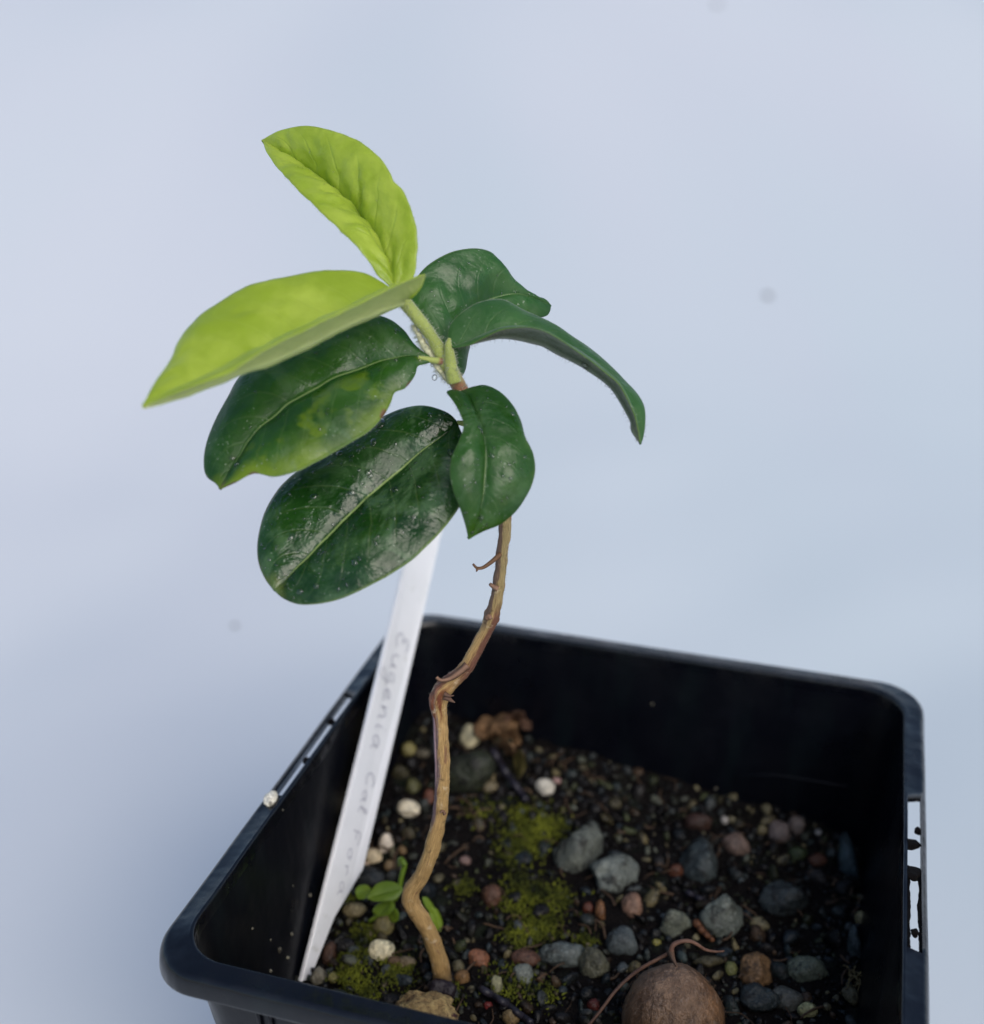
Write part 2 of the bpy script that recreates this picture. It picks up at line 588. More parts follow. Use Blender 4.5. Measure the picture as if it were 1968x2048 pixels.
# named stones: px, py, width px, height px, colour, broken?, label
STONES = [
    (939, 1476, 42, 58, (205, 195, 150), 0, 'cream oval pebble standing on end beside the curled dead leaf'),
    (817, 1618, 48, 42, (235, 222, 190), 0, 'round cream pebble midway between white label and the bare stem'),
    (1090, 1575, 42, 42, (205, 200, 185), .2, 'white pebble alone on dark soil before the back wall'),
    (1113, 1562, 20, 18, (170, 130, 125), .2, 'tiny pink chip touching the white pebble near the back wall'),
    (762, 1902, 58, 48, (240, 228, 180), .15, 'largest cream pebble, in front of the tiny green weed'),
    (772, 1688, 26, 38, (220, 205, 185), .4, 'narrow white chip leaning above two cream chips by the label'),
    (747, 1714, 38, 36, (200, 180, 140), .3, 'cream chip touching the right edge of the white label'),
    (724, 1730, 30, 22, (190, 165, 140), .3, 'flat pinkish cream chip half behind the edge of the label'),
    (779, 1731, 22, 24, (165, 135, 85), .2, 'small tan pebble just left of the weed stalk'),
    (805, 1701, 18, 20, (150, 115, 55), .2, 'small amber pebble above the weed stalk'),
    (736, 1752, 66, 38, (48, 54, 58), .5, 'dark slate stone between white label and weed'),
    (817, 1499, 34, 32, (150, 140, 70), 0, 'round olive yellow pebble at the back beside the label'),
    (845, 1507, 34, 22, (105, 98, 80), .3, 'flat grey brown chip right of the olive yellow pebble'),
    (858, 1595, 24, 38, (150, 85, 60), .2, 'terracotta pebble touching the left side of the stem'),
    (825, 1574, 34, 40, (95, 95, 52), .2, 'olive green pebble above the round cream pebble'),
    (800, 1545, 40, 34, (66, 62, 38), .3, 'dull moss stained stone beside the label at the back'),
    (931, 1545, 104, 88, (52, 58, 44), .5, 'big dark olive rock right behind the stem'),
    (976, 1550, 32, 34, (140, 125, 85), .4, 'tan chip on the right end of the big olive rock'),
    (980, 1575, 30, 22, (125, 112, 80), .4, 'small tan chip under the other tan chip by the olive rock'),
    (931, 1722, 26, 22, (140, 110, 105), .2, 'small pinkish pebble alone right of the stem'),
    (711, 1820, 52, 34, (150, 135, 90), .2, 'tan pebble under the pointed end of the label'),
    (766, 1848, 48, 58, (135, 125, 70), .35, 'olive tan block under the round weed leaf'),
    (981, 1793, 38, 44, (120, 78, 55), .5, 'rough reddish brown chip right of the stem bend'),
    (1160, 1706, 92, 112, (98, 106, 100), .8, 'big grey broken stone right of the yellow green moss'),
    (1222, 1742, 96, 78, (112, 122, 118), .7, 'big pale grey stone leaning on its larger grey neighbour'),
    (1131, 1912, 86, 50, (100, 112, 112), .6, 'flat speckled grey stone right of the reddish oval pebble'),
    (1050, 1917, 64, 38, (125, 82, 62), .1, 'reddish brown oval pebble lying flat'),
    (957, 1922, 38, 40, (175, 105, 60), .5, 'rough orange chip right of the foot of the stem'),
    (924, 1955, 34, 32, (160, 115, 50), .1, 'amber pebble touching the foot of the stem'),
    (1201, 1825, 24, 52, (150, 95, 40), .3, 'tall narrow orange chip left of the pinkish egg shaped pebble'),
    (1176, 1817, 26, 28, (120, 55, 30), .3, 'small rust red chip beside the tall orange chip'),
    (1265, 1813, 46, 58, (150, 112, 90), .05, 'pinkish brown egg shaped pebble in the middle of the soil'),
    (1349, 1846, 62, 64, (110, 118, 104), .8, 'pale grey angular stone behind the big brown seed'),
    (1447, 1835, 84, 84, (108, 118, 110), .9, 'wedge shaped grey stone pointing at the brown seed'),
    (1560, 1803, 92, 70, (58, 68, 72), .7, 'rough dark stone right of the wedge shaped grey stone'),
    (1403, 1719, 84, 92, (62, 74, 78), .7, 'tall dark slate stone under the rusty chip at the back'),
    (1473, 1690, 52, 44, (125, 102, 92), .4, 'pinkish grey lump right of the tall slate stone'),
    (1397, 1647, 52, 36, (80, 52, 42), .4, 'rusty dark chip at the back edge of the soil'),
    (1560, 1668, 40, 46, (112, 98, 96), .5, 'knobbly pinkish stone at the back near the right corner'),
    (1594, 1652, 32, 36, (120, 106, 100), .5, 'pale knob against the taller side of the knobbly stone'),
    (1634, 1721, 40, 30, (118, 70, 48), .2, 'orange brown pebble near the right wall'),
    (1596, 1707, 40, 30, (62, 78, 46), .2, 'moss green pebble left of the orange brown pebble'),
    (1698, 1731, 36, 112, (58, 80, 88), .6, 'upright blue grey sliver against the right wall'),
    (1449, 1641, 18, 18, (165, 160, 155), .2, 'tiny white grain beside the rusty chip at the back'),
    (1636, 1665, 16, 14, (150, 150, 150), .2, 'tiny pale grain above the orange brown pebble'),
    (1725, 1838, 32, 34, (165, 150, 95), 0, 'round cream bead perched on the slate sliver'),
    (1708, 1894, 26, 82, (66, 80, 82), .5, 'slanting slate sliver under the round cream bead'),
    (1612, 1938, 70, 46, (96, 108, 92), .5, 'rounded grey green stone right of the orange streaked stone'),
    (1514, 1946, 60, 64, (170, 125, 70), .7, 'orange streaked angular stone right of the big brown seed'),
    (1246, 1886, 58, 56, (88, 100, 104), .5, 'speckled grey stone above the left shoulder of the brown seed'),
    (1616, 2022, 44, 36, (165, 165, 110), .2, 'pale yellow green pebble at the front right'),
    (1575, 1998, 58, 48, (92, 96, 92), .5, 'grey stone tucked behind the pale yellow green pebble'),
    (1520, 2000, 72, 56, (48, 60, 66), .6, 'dark slate stone touching the right side of the brown seed'),
    (1313, 1886, 20, 18, (140, 135, 45), .1, 'tiny yellow grain above the tip of the brown seed'),
    (1351, 1743, 34, 32, (110, 58, 30), .3, 'dark rust pebble left of the foot of the tall slate stone'),
    (1461, 1938, 30, 30, (120, 125, 62), .2, 'small lime green pebble between brown seed and orange streaked stone'),
    (976, 2012, 20, 18, (150, 30, 30), .2, 'tiny red grain near the front rim'),
    (1186, 2010, 28, 28, (110, 38, 28), .3, 'dull red pebble left of the thin root of the brown seed'),
    (1047, 1952, 36, 42, (118, 128, 122), .4, 'pale grey chip below the reddish oval pebble'),
    (1023, 2035, 42, 36, (150, 125, 75), .3, 'tan pebble at the front rim, ahead of the dark twig'),
    (994, 1972, 22, 36, (150, 150, 110), .5, 'narrow pale chip behind the dark twig at the front'),
    (637, 1957, 32, 42, (135, 130, 112), .6, 'crumbly white stone beside the sunken tip of the label'),
    (660, 1914, 28, 50, (105, 72, 55), .5, 'brown bark coloured chip right of the label tip'),
    (668, 1957, 26, 26, (135, 130, 60), .2, 'small olive pebble right of the crumbly white stone'),
    (814, 1925, 40, 28, (150, 130, 95), .3, 'flat tan chip left of the foot of the stem'),
    (790, 1925, 34, 34, (140, 105, 65), .3, 'brown pebble wedged behind the largest cream pebble'),
    (1185, 1930, 60, 60, (105, 105, 84), .5, 'olive grey stone left of the big brown seed'),
]
used = []
GROUP = 'pebbles and chips on the soil'
FACING = unit(CAM - np.array([0, 0, 70]))
for px, py, wpx, hpx, c, fc, label in STONES:
    rng = np.random.default_rng(int(px * 7 + py))
    big = max(wpx, hpx)
    p, d = on_soil(px, py, 0.0)
    grow = 1.18 if fc >= .4 else 0.97
    wmm, hmm = wpx * d / FPX * grow, hpx * d / FPX * grow
    p, d = on_soil(px, py, 0.12 * min(wmm, hmm))
    rx, rz = wmm / 2, hmm / 2
    ry = 0.5 * (rx + rz) * rng.uniform(0.75, 0.95)
    sv, sf = stone(3 if big < 60 else 4, rng, fc, 0.07 + 0.07 * fc)
    sv = sv @ rand_rot(rng).T if fc > 0.3 else sv
    sv = sv / np.abs(sv).max(0)
    f = _s * 0 + 1
    right = np.array([1.0, 0, 0])
    up = unit(np.array([0, 0.50, 0.87]))
    fw = np.cross(up, right)
    Vs = p + sv[:, :1] * rx * right + sv[:, 1:2] * ry * fw + sv[:, 2:] * rz * up
    col = np.array(srgb(*c))
    g_ = col.mean()
    sat = col.max() / max(col.min(), 1e-4)
    kk = 0.30 if (sat > 3.2 and col[0] > col[1] * 1.5) else 0.25
    col = ((1 - kk) * col + kk * g_) * (0.95 if g_ > 0.3 else 0.78) * (0.7 if kk == 0.30 else 1)
    o = mesh('pebble' if fc < 0.35 else 'stone_chip', Vs, sf, M_STONE, col=np.tile(col, (len(Vs), 1)))
    tag(o, label, 'pebble' if fc < 0.35 else 'stone', GROUP)
    used.append((p[0], p[1], max(rx, ry)))

# loose fine gravel nobody could count
V, F, C = [], [], []
pal = [(70, 78, 78), (50, 60, 62), (88, 92, 82), (108, 100, 74), (74, 60, 48), (40, 48, 54), (120, 114, 90), (60, 66, 44), (84, 90, 92), (38, 36, 36), (30, 34, 38), (46, 54, 60)]
protos = [stone(2, np.random.default_rng(100 + k), f, 0.12) for k, f in enumerate([.5, .7, .9, 1, .6, .8, 1, .7])]
small = [stone(1, np.random.default_rng(200 + k), f, 0.2) for k, f in enumerate([.5, .8, .3, 1])]
cells = {}


def put(x, y, r):
    cells.setdefault((int(x // 5), int(y // 5)), []).append((x, y, r))


def blocked(x, y, r, k):
    cx_, cy_ = int(x // 5), int(y // 5)
    for i in (-1, 0, 1):
        for j in (-1, 0, 1):
            for u in cells.get((cx_ + i, cy_ + j), ()):
                if (x - u[0]) ** 2 + (y - u[1]) ** 2 < (u[2] * .75 + r * k) ** 2:
                    return True
    return False


for u in used:
    put(*u)
for tries in range(11000):
    a, b = RNG.uniform(-38.8, 38.8, 2)
    big_ = tries < 5200
    r = min(1.9, 0.50 + RNG.exponential(0.55)) if big_ else RNG.uniform(0.16, 0.5)
    # bare dark soil patch behind the stem
    if -22 < a < 6 and 0 < b < 20 and RNG.random() < (0.75 if big_ else .4):
        continue
    z = soil_z(a, b)
    p = pot2w(a, b, z + r * RNG.uniform(-0.3, 0.4))
    if blocked(p[0], p[1], r, 0.7):
        continue
    put(p[0], p[1], r * (0.8 if big_ else .5))
    sv, sf = protos[RNG.integers(len(protos))] if r > .5 else small[RNG.integers(len(small))]
    M = rand_rot(RNG) * (r * RNG.uniform(0.45, 1.45, 3))
    b0 = len(V)
    V.extend(p + sv @ M.T)
    F.extend([(x + b0, y + b0, q + b0) for x, y, q in sf])
    c = np.array(srgb(*pal[RNG.integers(len(pal))])) * RNG.uniform(0.25, 0.95)
    if RNG.random() < (0.36 if big_ else 0.75):
        c = np.array((0.006, 0.0055, 0.006)) * RNG.uniform(0.5, 1.8)
    C.extend([c] * len(sv))
g = mesh('fine_gravel', V, F, M_STONE, origin=(0, 0, 0), col=np.array(C))
tag(g, 'mixed fine grit scattered over the soil', kind='stuff')

# grit stuck to the inner wall
V, F, C = [], [], []
for px, py, wp in [(505, 1857, 8), (558, 1900, 16), (541, 1942, 10), (583, 1868, 9), (541, 1880, 6), (575, 1915, 9), (410, 1803, 5), (586, 1772, 5), (620, 1790, 8), (490, 1690, 8),
                   (473, 1713, 7), (460, 1738, 6), (520, 1660, 7), (565, 1620, 6), (1305, 1408, 6), (1432, 1577, 7)]:
    r_ = ray(px, py)
    for d in np.arange(140, 245, 0.25):
        a, b, z = w2pot(CAM + r_ * d)
        if z < -1 and (a < -(41.8 + TAPER * z) or b > (41.8 + TAPER * z)):
            break
    sv, sf = protos[RNG.integers(len(protos))]
    b0 = len(V)
    V.extend(CAM + r_ * (d - 0.1) + sv @ rand_rot(RNG).T * wp * d / FPX / 2 * np.array([1, .8, 1.1]))
    F.extend([(x + b0, y + b0, q + b0) for x, y, q in sf])
    C.extend([np.array(srgb(118, 115, 104))] * len(sv))
g = mesh('wall_grit', V, F, M_STONE, origin=(0, 0, 0), col=np.array(C))
tag(g, 'pale specks of grit stuck to the inner wall of the pot', kind='stuff')


def mat_moss():
    t = NT('moss')
    c = t.mix(t.rng(t.noise(220.0, 4), .35, .65, 0, 1), (0.012, 0.018, 0.003), (0.13, 0.145, 0.012))
    t.bs(Base_Color=c, Roughness=0.8)
    t.b.inputs['Specular IOR Level'].default_value = 0.2
    return t.m


M_MOSS = mat_moss()
V, F = [], []
for px, py, sp, cnt in [(1065, 1650, 55, 340), (1035, 1700, 45, 220), (1090, 1660, 40, 180), (1050, 1790, 60, 300), (1080, 1850, 50, 300), (1040, 1870, 34, 160), (930, 1770, 24, 70), (1115, 1790, 34, 100),
                        (705, 1900, 42, 200), (795, 1945, 40, 220), (700, 1955, 34, 160), (735, 1985, 34, 150), (1025, 1960, 50, 140), (730, 1860, 26, 60), (1170, 1880, 26, 60), (960, 1620, 40, 60), (690, 1795, 26, 60), (905, 1990, 30, 60), (1085, 1990, 40, 80)]:
    for _ in range(int(cnt * 2.4)):
        x, y = px + RNG.normal() * sp * 0.5, py + RNG.normal() * sp * 0.42
        p, d = on_soil(x, y, RNG.uniform(-0.2, 0.9))
        r = RNG.uniform(0.10, 0.27)
        dirv = unit(np.array([RNG.normal() * .6, RNG.normal() * .6, 1.0]))
        side = unit(np.cross(dirv, RNG.normal(size=3)))
        third = np.cross(dirv, side)
        L = r * RNG.uniform(1.2, 2.8)
        b0 = len(V)
        V += [p - dirv * r + side * r, p - dirv * r - side * r * .6 + third * r * .8, p - dirv * r - side * r * .6 - third * r * .8, p + dirv * L]
        F += [(b0, b0 + 1, b0 + 3), (b0 + 1, b0 + 2, b0 + 3), (b0 + 2, b0, b0 + 3)]
o = mesh('moss', V, F, M_MOSS, origin=(0, 0, 0))
tag(o, 'yellow green moss tufts growing between the stones', kind='stuff')


# ------------------------------------------------------------------ plant materials
def mat_leaf(name, c1, c2, vein, trans, tw, rough=(0.22, 0.5), yellow=None, side=0, nveins=9, quilt=0.5, vs=0.28, spots=None, bump=1.0, sheen_paint=0.0, sheen=0.0, ytip=0.0, yw=0.4, blotch=0.0):
    t = NT(name)
    U, Vv, uvv = t.uv()
    sv = t.math('SUBTRACT', t.math('MULTIPLY', Vv, 2.0), 1.0)
    av = t.math('ABSOLUTE', sv)
    mid = t.step(av, 0.026, 0.008)
    ph = t.math('SUBTRACT', t.math('MULTIPLY', U, float(nveins)), t.math('MULTIPLY', t.math('POWER', av, 1.3), 2.0))
    ph = t.math('ADD', ph, t.math('MULTIPLY', t.noise(140.0, 2), 0.5))
    tri = t.math('ABSOLUTE', t.math('SUBTRACT', t.math('FRACT', ph), 0.5))
    sidev = t.math('MULTIPLY', t.step(tri, 0.07, 0.0), t.step(av, 0.95, 0.5))
    big = t.noise(130.0, 4, 0.6)
    fine = t.noise(900.0, 3, 0.6)
    c = t.mix(t.step(big, 0.36, 0.66), c1, c2)
    c = t.mix(t.math('MULTIPLY', fine, 0.35), c, tuple(x * 0.55 for x in c1))
    c = t.mix(t.math('MULTIPLY', sidev, vs), c, vein)
    if yellow is not None:
        e = t.math('ADD', t.math('MULTIPLY', sv, float(side)), t.math('MULTIPLY', t.math('SUBTRACT', t.noise(110.0, 3), 0.5), 1.1))
        m = t.math('MULTIPLY', t.step(e, 1.0 - yw, 1.05), t.step(U, 0.12, 0.3))
        if ytip:
            m = t.math('MAXIMUM', m, t.math('MULTIPLY', t.step(t.math('ADD', U, t.math('MULTIPLY', t.math('SUBTRACT', t.noise(150.0, 3), 0.5), 0.35)), 1.0 - ytip, 1.02), 0.8))
        bl = t.math('MULTIPLY', t.step(t.noise(190.0, 3, 0.5), 0.53, 0.62), blotch)
        m = t.math('MAXIMUM', m, t.math('MULTIPLY', bl, t.step(t.math('MULTIPLY', sv, float(side)), 0.05, 0.25)))
        c = t.mix(m, c, yellow)
        trans = t.mix(m, trans, tuple(min(1, x * 2.2) for x in yellow))
    c = t.mix(t.math('MULTIPLY', mid, 0.85), c, vein)
    rim_ = t.step(av, 0.965, 0.995)
    c = t.mix(t.math('MULTIPLY', rim_, 0.55), c, vein)
    if spots:
        for (su, sv_, rad, colr) in spots:
            du = t.math('SUBTRACT', U, su)
            dv = t.math('MULTIPLY', t.math('SUBTRACT', sv, sv_), 0.3)
            dd = t.math('SQRT', t.math('ADD', t.math('MULTIPLY', du, du), t.math('MULTIPLY', dv, dv)))
            dd = t.math('ADD', dd, t.math('MULTIPLY', t.math('SUBTRACT', t.noise(400.0, 2), 0.5), rad * 0.8))
            c = t.mix(t.step(dd, rad, rad * 0.45), c, colr)
    wet = t.step(t.noise(95.0, 4, 0.6, None, 0.6), 0.45, 0.58)
    rg = t.math('ADD', t.math('MULTIPLY', wet, -(rough[1] - rough[0])), t.math('ADD', rough[1], t.math('MULTIPLY', t.math('SUBTRACT', fine, 0.5), 0.12)))
    if sheen_paint:
        # pale waxy sheen painted into the blade colour, mottled like water marks
        f = t.math('MULTIPLY', t.step(t.noise(150.0, 5, 0.68, None, 0.8), 0.47, 0.66), sheen_paint)
        f = t.math('MULTIPLY', f, t.math('SUBTRACT', 1.0, mid))
        c = t.mix(f, c, (0.085, 0.165, 0.070))
    if sheen_paint:
        sk = t.math('MULTIPLY', t.step(t.noise(2300.0, 2, .5), 0.66, 0.72), t.step(t.noise(260.0, 3), 0.42, 0.60))
        c = t.mix(t.math('MULTIPLY', sk, 0.7), c, (0.30, 0.38, 0.26))
    t.bs(Base_Color=c, Roughness=rg)
    t.b.inputs['Specular IOR Level'].default_value = 0.5
    if sheen:
        t.bs(Sheen_Weight=sheen, Sheen_Roughness=0.4)
        t.b.inputs['Sheen Tint'].default_value = (0.8, 0.9, 0.8, 1)
    h = t.math('ADD', t.math('MULTIPLY', fine, 0.25), t.math('ADD', t.math('MULTIPLY', big, 1.1), t.math('MULTIPLY', sidev, -0.35 * quilt)))
    h = t.math('ADD', h, t.math('MULTIPLY', t.noise(330.0, 3, 0.6, None, 0.5), 0.7))
    nrm = t.bump(h, 0.55 * bump, 0.0011)
    t.bs(Normal=nrm)
    tr = t.n('ShaderNodeBsdfTranslucent')
    t.set(tr.inputs[0], trans)
    t.set(tr.inputs['Normal'], nrm)
    mx = t.n('ShaderNodeMixShader')
    mx.inputs[0].default_value = tw
    t.t.links.new(t.b.outputs[0], mx.inputs[1])
    t.t.links.new(tr.outputs[0], mx.inputs[2])
    t.t.links.new(mx.outputs[0], t.out.inputs[0])
    return t.m


def mat_back(name, c1, c2, tw=0.2, trans=(0.2, 0.3, 0.05), sheen=0.4):
    t = NT(name)
    U, Vv, uvv = t.uv()
    av = t.math('ABSOLUTE', t.math('SUBTRACT', t.math('MULTIPLY', Vv, 2.0), 1.0))
    c = t.mix(t.noise(500.0, 4, 0.65), c1, c2)
    c = t.mix(t.math('MULTIPLY', t.step(av, 0.12, 0.03), 0.6), c, tuple(min(1, x * 1.5) for x in c2))
    t.bs(Base_Color=c, Roughness=0.75, Sheen_Weight=sheen)
    t.b.inputs['Specular IOR Level'].default_value = 0.2
    t.bs(Normal=t.bump(t.noise(1500.0, 3), 0.5, 0.0004))
    tr = t.n('ShaderNodeBsdfTranslucent')
    t.set(tr.inputs[0], trans)
    mx = t.n('ShaderNodeMixShader')
    mx.inputs[0].default_value = tw
    t.t.links.new(t.b.outputs[0], mx.inputs[1])
    t.t.links.new(tr.outputs[0], mx.inputs[2])
    t.t.links.new(mx.outputs[0], t.out.inputs[0])
    return t.m


def mat_water():
    t = NT('water')
    fr = t.n('ShaderNodeFresnel')
    fr.inputs[0].default_value = 1.33
    tp = t.n('ShaderNodeBsdfTransparent')
    tp.inputs[0].default_value = (0.99, 1, 0.99, 1)
    gl = t.n('ShaderNodeBsdfGlossy')
    gl.inputs['Roughness'].default_value = 0.04
    mx = t.n('ShaderNodeMixShader')
    t.t.links.new(t.math('MULTIPLY', fr.outputs[0], 3.2, clamp=True), mx.inputs[0])
    t.t.links.new(tp.outputs[0], mx.inputs[1])
    t.t.links.new(gl.outputs[0], mx.inputs[2])
    t.t.links.new(mx.outputs[0], t.out.inputs[0])
    return t.m


M_WATER = mat_water()


def mat_hair(name, c):
    t = NT(name)
    t.bs(Base_Color=c, Roughness=0.6)
    tr = t.n('ShaderNodeBsdfTranslucent')
    t.set(tr.inputs[0], tuple(min(1, x * 1.2) for x in c))
    mx = t.n('ShaderNodeMixShader')
    mx.inputs[0].default_value = 0.4
    t.t.links.new(t.b.outputs[0], mx.inputs[1])
    t.t.links.new(tr.outputs[0], mx.inputs[2])
    t.t.links.new(mx.outputs[0], t.out.inputs[0])
    return t.m


M_HAIR = mat_hair('pale_plant_hair', (0.55, 0.58, 0.48))
M_HAIR_D = mat_hair('dull_plant_hair', (0.20, 0.22, 0.17))


def fuzz(parent, base, nrm, length, mat=M_HAIR, rad=0.021, lean=0.6, name='fuzz'):
    V, F = [], []
    for p, n_ in zip(base, nrm):
        d = unit(n_ + RNG.normal(size=3) * lean * 0.6)
        L = length * RNG.uniform(0.5, 1.25)
        s = unit(np.cross(d, RNG.normal(size=3)))
        q = np.cross(d, s)
        bend = RNG.normal(size=3) * L * 0.18
        b0 = len(V)
        for k, rr in ((0, 1.0), (0.55, 0.75)):
            c = p + d * L * k + bend * k * k
            V += [c + s * rad * rr, c - s * rad * rr * .5 + q * rad * rr * .87, c - s * rad * rr * .5 - q * rad * rr * .87]
        V.append(p + d * L + bend)
        F += [(b0 + i, b0 + (i + 1) % 3, b0 + 3 + (i + 1) % 3, b0 + 3 + i) for i in range(3)] + [(b0 + 3 + i, b0 + 3 + (i + 1) % 3, b0 + 6) for i in range(3)]
    o = mesh(name, V, F, mat, parent)
    o['kind'] = 'stuff'
    return o


# ------------------------------------------------------------------ the seedling
def on_path(pts, n):
    """pts: (px, py, depth) in order, smooth curve in space."""
    q = catmull(np.array(pts, float), n)
    return np.array([P(*r) for r in q]), q


STEM_FOOT = P(886, 1968, 177.0)
plant = empty('seedling', STEM_FOOT)
tag(plant, 'young seedling with glossy dark leaves, two yellow green top leaves and a crooked bare stem', 'plant')


def mat_bark():
    t = NT('stem_bark')
    U, Vv, uvv = t.uv()
    ring_ = t.noise(30.0, 4, 0.6, t.scaled(uvv, (3.5, 0.12, 1)))
    fib = t.noise(60.0, 4, 0.6, t.scaled(uvv, (0.9, 1.2, 1)))
    pat = t.noise(16.0, 4, 0.6, t.scaled(uvv, (1.4, 0.35, 1)))
    fr_ = t.rng(fib, .3, .7, 0, 1)
    gold = t.mix(fr_, (0.25, 0.135, 0.040), (0.70, 0.47, 0.20))
    green = t.mix(fr_, (0.20, 0.16, 0.055), (0.60, 0.46, 0.23))
    red = t.mix(fr_, (0.09, 0.034, 0.022), (0.30, 0.135, 0.085))
    dark = t.mix(fr_, (0.07, 0.038, 0.026), (0.26, 0.17, 0.12))
    c = t.mix(t.step(U, YU(1340), YU(1120)), gold, green)
    jig = t.math('MULTIPLY', t.math('SUBTRACT', pat, 0.5), 0.30)

    def stripe(v0, wv, y0, y1, soft=0.03):
        dv = t.math('ABSOLUTE', t.math('SUBTRACT', t.math('FRACT', t.math('ADD', Vv, 0.5 - v0 + 1.0)), 0.5))
        band = t.step(t.math('ADD', dv, jig), wv, wv * .6)
        uj = t.math('ADD', U, t.math('MULTIPLY', jig, 0.08))
        return t.math('MULTIPLY', band, t.math('MULTIPLY', t.step(uj, YU(y0) - soft, YU(y0) + soft * .3), t.step(uj, YU(y1) + soft, YU(y1) - soft * .3)))

    c = t.mix(stripe(.64, .17, 1345, 1225), c, red)
    c = t.mix(stripe(.33, .15, 1235, 1000), c, dark)
    c = t.mix(stripe(.76, .05, 1180, 1000), c, t.mix(fr_, (0.22, 0.09, 0.04), (0.50, 0.24, 0.11)))
    c = t.mix(stripe(.29, .15, 1640, 1410), c, t.mix(fr_, (0.06, 0.03, 0.035), (0.30, 0.21, 0.22)))
    c = t.mix(t.math('MULTIPLY', stripe(.44, .16, 1440, 1378), t.step(pat, 0.36, 0.50)), c, (0.20, 0.062, 0.026))
    c = t.mix(stripe(.28, .12, 1400, 1350), c, red)
    c = t.mix(t.math('MULTIPLY', t.step(pat, 0.60, 0.68), 0.7), c, red)
    c = t.mix(t.step(U, 0.035, 0.0), c, (0.012, 0.009, 0.010))
    c = t.mix(t.math('MULTIPLY', t.step(ring_, 0.58, 0.70), 0.5), c, (0.06, 0.032, 0.016))
    c = t.mix(t.math('MULTIPLY', t.step(t.noise(700.0, 3, .6), 0.58, 0.70), 0.6), c, (0.72, 0.58, 0.38))
    t.bs(Base_Color=c, Roughness=0.55)
    t.b.inputs['Specular IOR Level'].default_value = 0.35
    h = t.math('ADD', fib, t.math('MULTIPLY', pat, 1.2))
    t.bs(Normal=t.bump(h, 0.8, 0.0006))
    return t.m


SP = [(886, 1968, 177), (884, 1950, 176.5), (881, 1935, 176), (868, 1889, 174.5), (852, 1853, 173.2), (832, 1822, 172), (821, 1800, 171.5), (825, 1778, 171), (842, 1752, 170.3), (862, 1704, 169.2), (878, 1638, 168), (885, 1565, 167),
      (884, 1490, 166.3), (879, 1435, 166), (877, 1408, 165.8), (882, 1385, 165.5), (899, 1366, 165.2), (931, 1336, 164.6), (961, 1282, 163.8), (986, 1227, 162.6), (998, 1165, 161), (1004, 1107, 159.6), (1010, 1046, 158.4),
      (1004, 985, 157.2), (982, 915, 156), (953, 845, 155), (932, 800, 154.4), (922, 778, 154.2), (908, 752, 153.8)]
sp, sq = on_path(SP, 260)
_wy = [(1968, 44), (1950, 36), (1889, 34), (1822, 34), (1800, 36), (1752, 32), (1638, 29), (1565, 29), (1490, 28), (1435, 30), (1410, 36), (1395, 39), (1375, 37), (1350, 30), (1300, 27), (1260, 27),
       (1232, 31), (1215, 27), (1165, 24), (1107, 23), (1050, 25), (985, 26), (845, 26), (752, 28)]
wid = np.interp(-sq[:, 1], [-y for y, _ in _wy], [w_ for _, w_ in _wy])
YU = lambda y: float(np.argmin(np.abs(sq[:, 1] - y))) / 259
rad = wid * sq[:, 2] / FPX / 2
M_BARK = mat_bark()


def stem_bump(i, a, p):
    return 0.11 * nz(p, 0.7, 3) + 0.07 * nz(p, 2.0, 9) + 0.03 * nz(p, 5.0, 2) + (0.34 * nz(p, 1.3, 21) * math.exp(-((i - 259 * YU(1395)) / 6) ** 2) + 0.25 * nz(p, 1.4, 8) * math.exp(-((i - 259 * YU(1232)) / 4) ** 2))


v, f, u = tube(sp, rad, 28, stem_bump)
stem = mesh('stem', v, f, M_BARK, plant, uv=u)


def mat_plain(name, c1, c2, scale=600.0, rough=0.6, bump=0.4, bd=0.0005):
    t = NT(name)
    t.bs(Base_Color=t.mix(t.noise(scale, 4), c1, c2), Roughness=rough)
    t.b.inputs['Specular IOR Level'].default_value = 0.3
    t.bs(Normal=t.bump(t.noise(scale * 2, 4), bump, bd))
    return t.m


M_FLAKE = mat_plain('peeling_bark', (0.09, 0.042, 0.03), (0.33, 0.20, 0.13))
M_TWIG = mat_plain('dry_twig', (0.06, 0.03, 0.018), (0.22, 0.12, 0.06))
M_BLACK = mat_plain('rotten_black', (0.004, 0.003, 0.004), (0.03, 0.022, 0.028), rough=0.4, bump=0.9)
def mat_nut():
    t = NT('cracked_seed')
    a_ = t.noise(420.0, 5, 0.7)
    c = t.mix(t.rng(a_, .35, .65, 0, 1), (0.10, 0.05, 0.025), (0.55, 0.40, 0.17))
    c = t.mix(t.step(t.noise(300.0, 4, 0.6, t.scaled(t.obj(), (1, .4, 1))), 0.55, 0.62), c, (0.06, 0.025, 0.03))
    t.bs(Base_Color=c, Roughness=0.6, Normal=t.bump(a_, 1.0, 0.002))
    t.b.inputs['Specular IOR Level'].default_value = 0.25
    return t.m


M_NUT = mat_nut()


def strand(name, pts, r0, r1, mat, parent, n=24, ns=8):
    pp, qq = on_path(pts, n)
    v, f, u = tube(pp, np.linspace(r0, r1, n), ns)
    return mesh(name, v, f, mat, parent, uv=u)


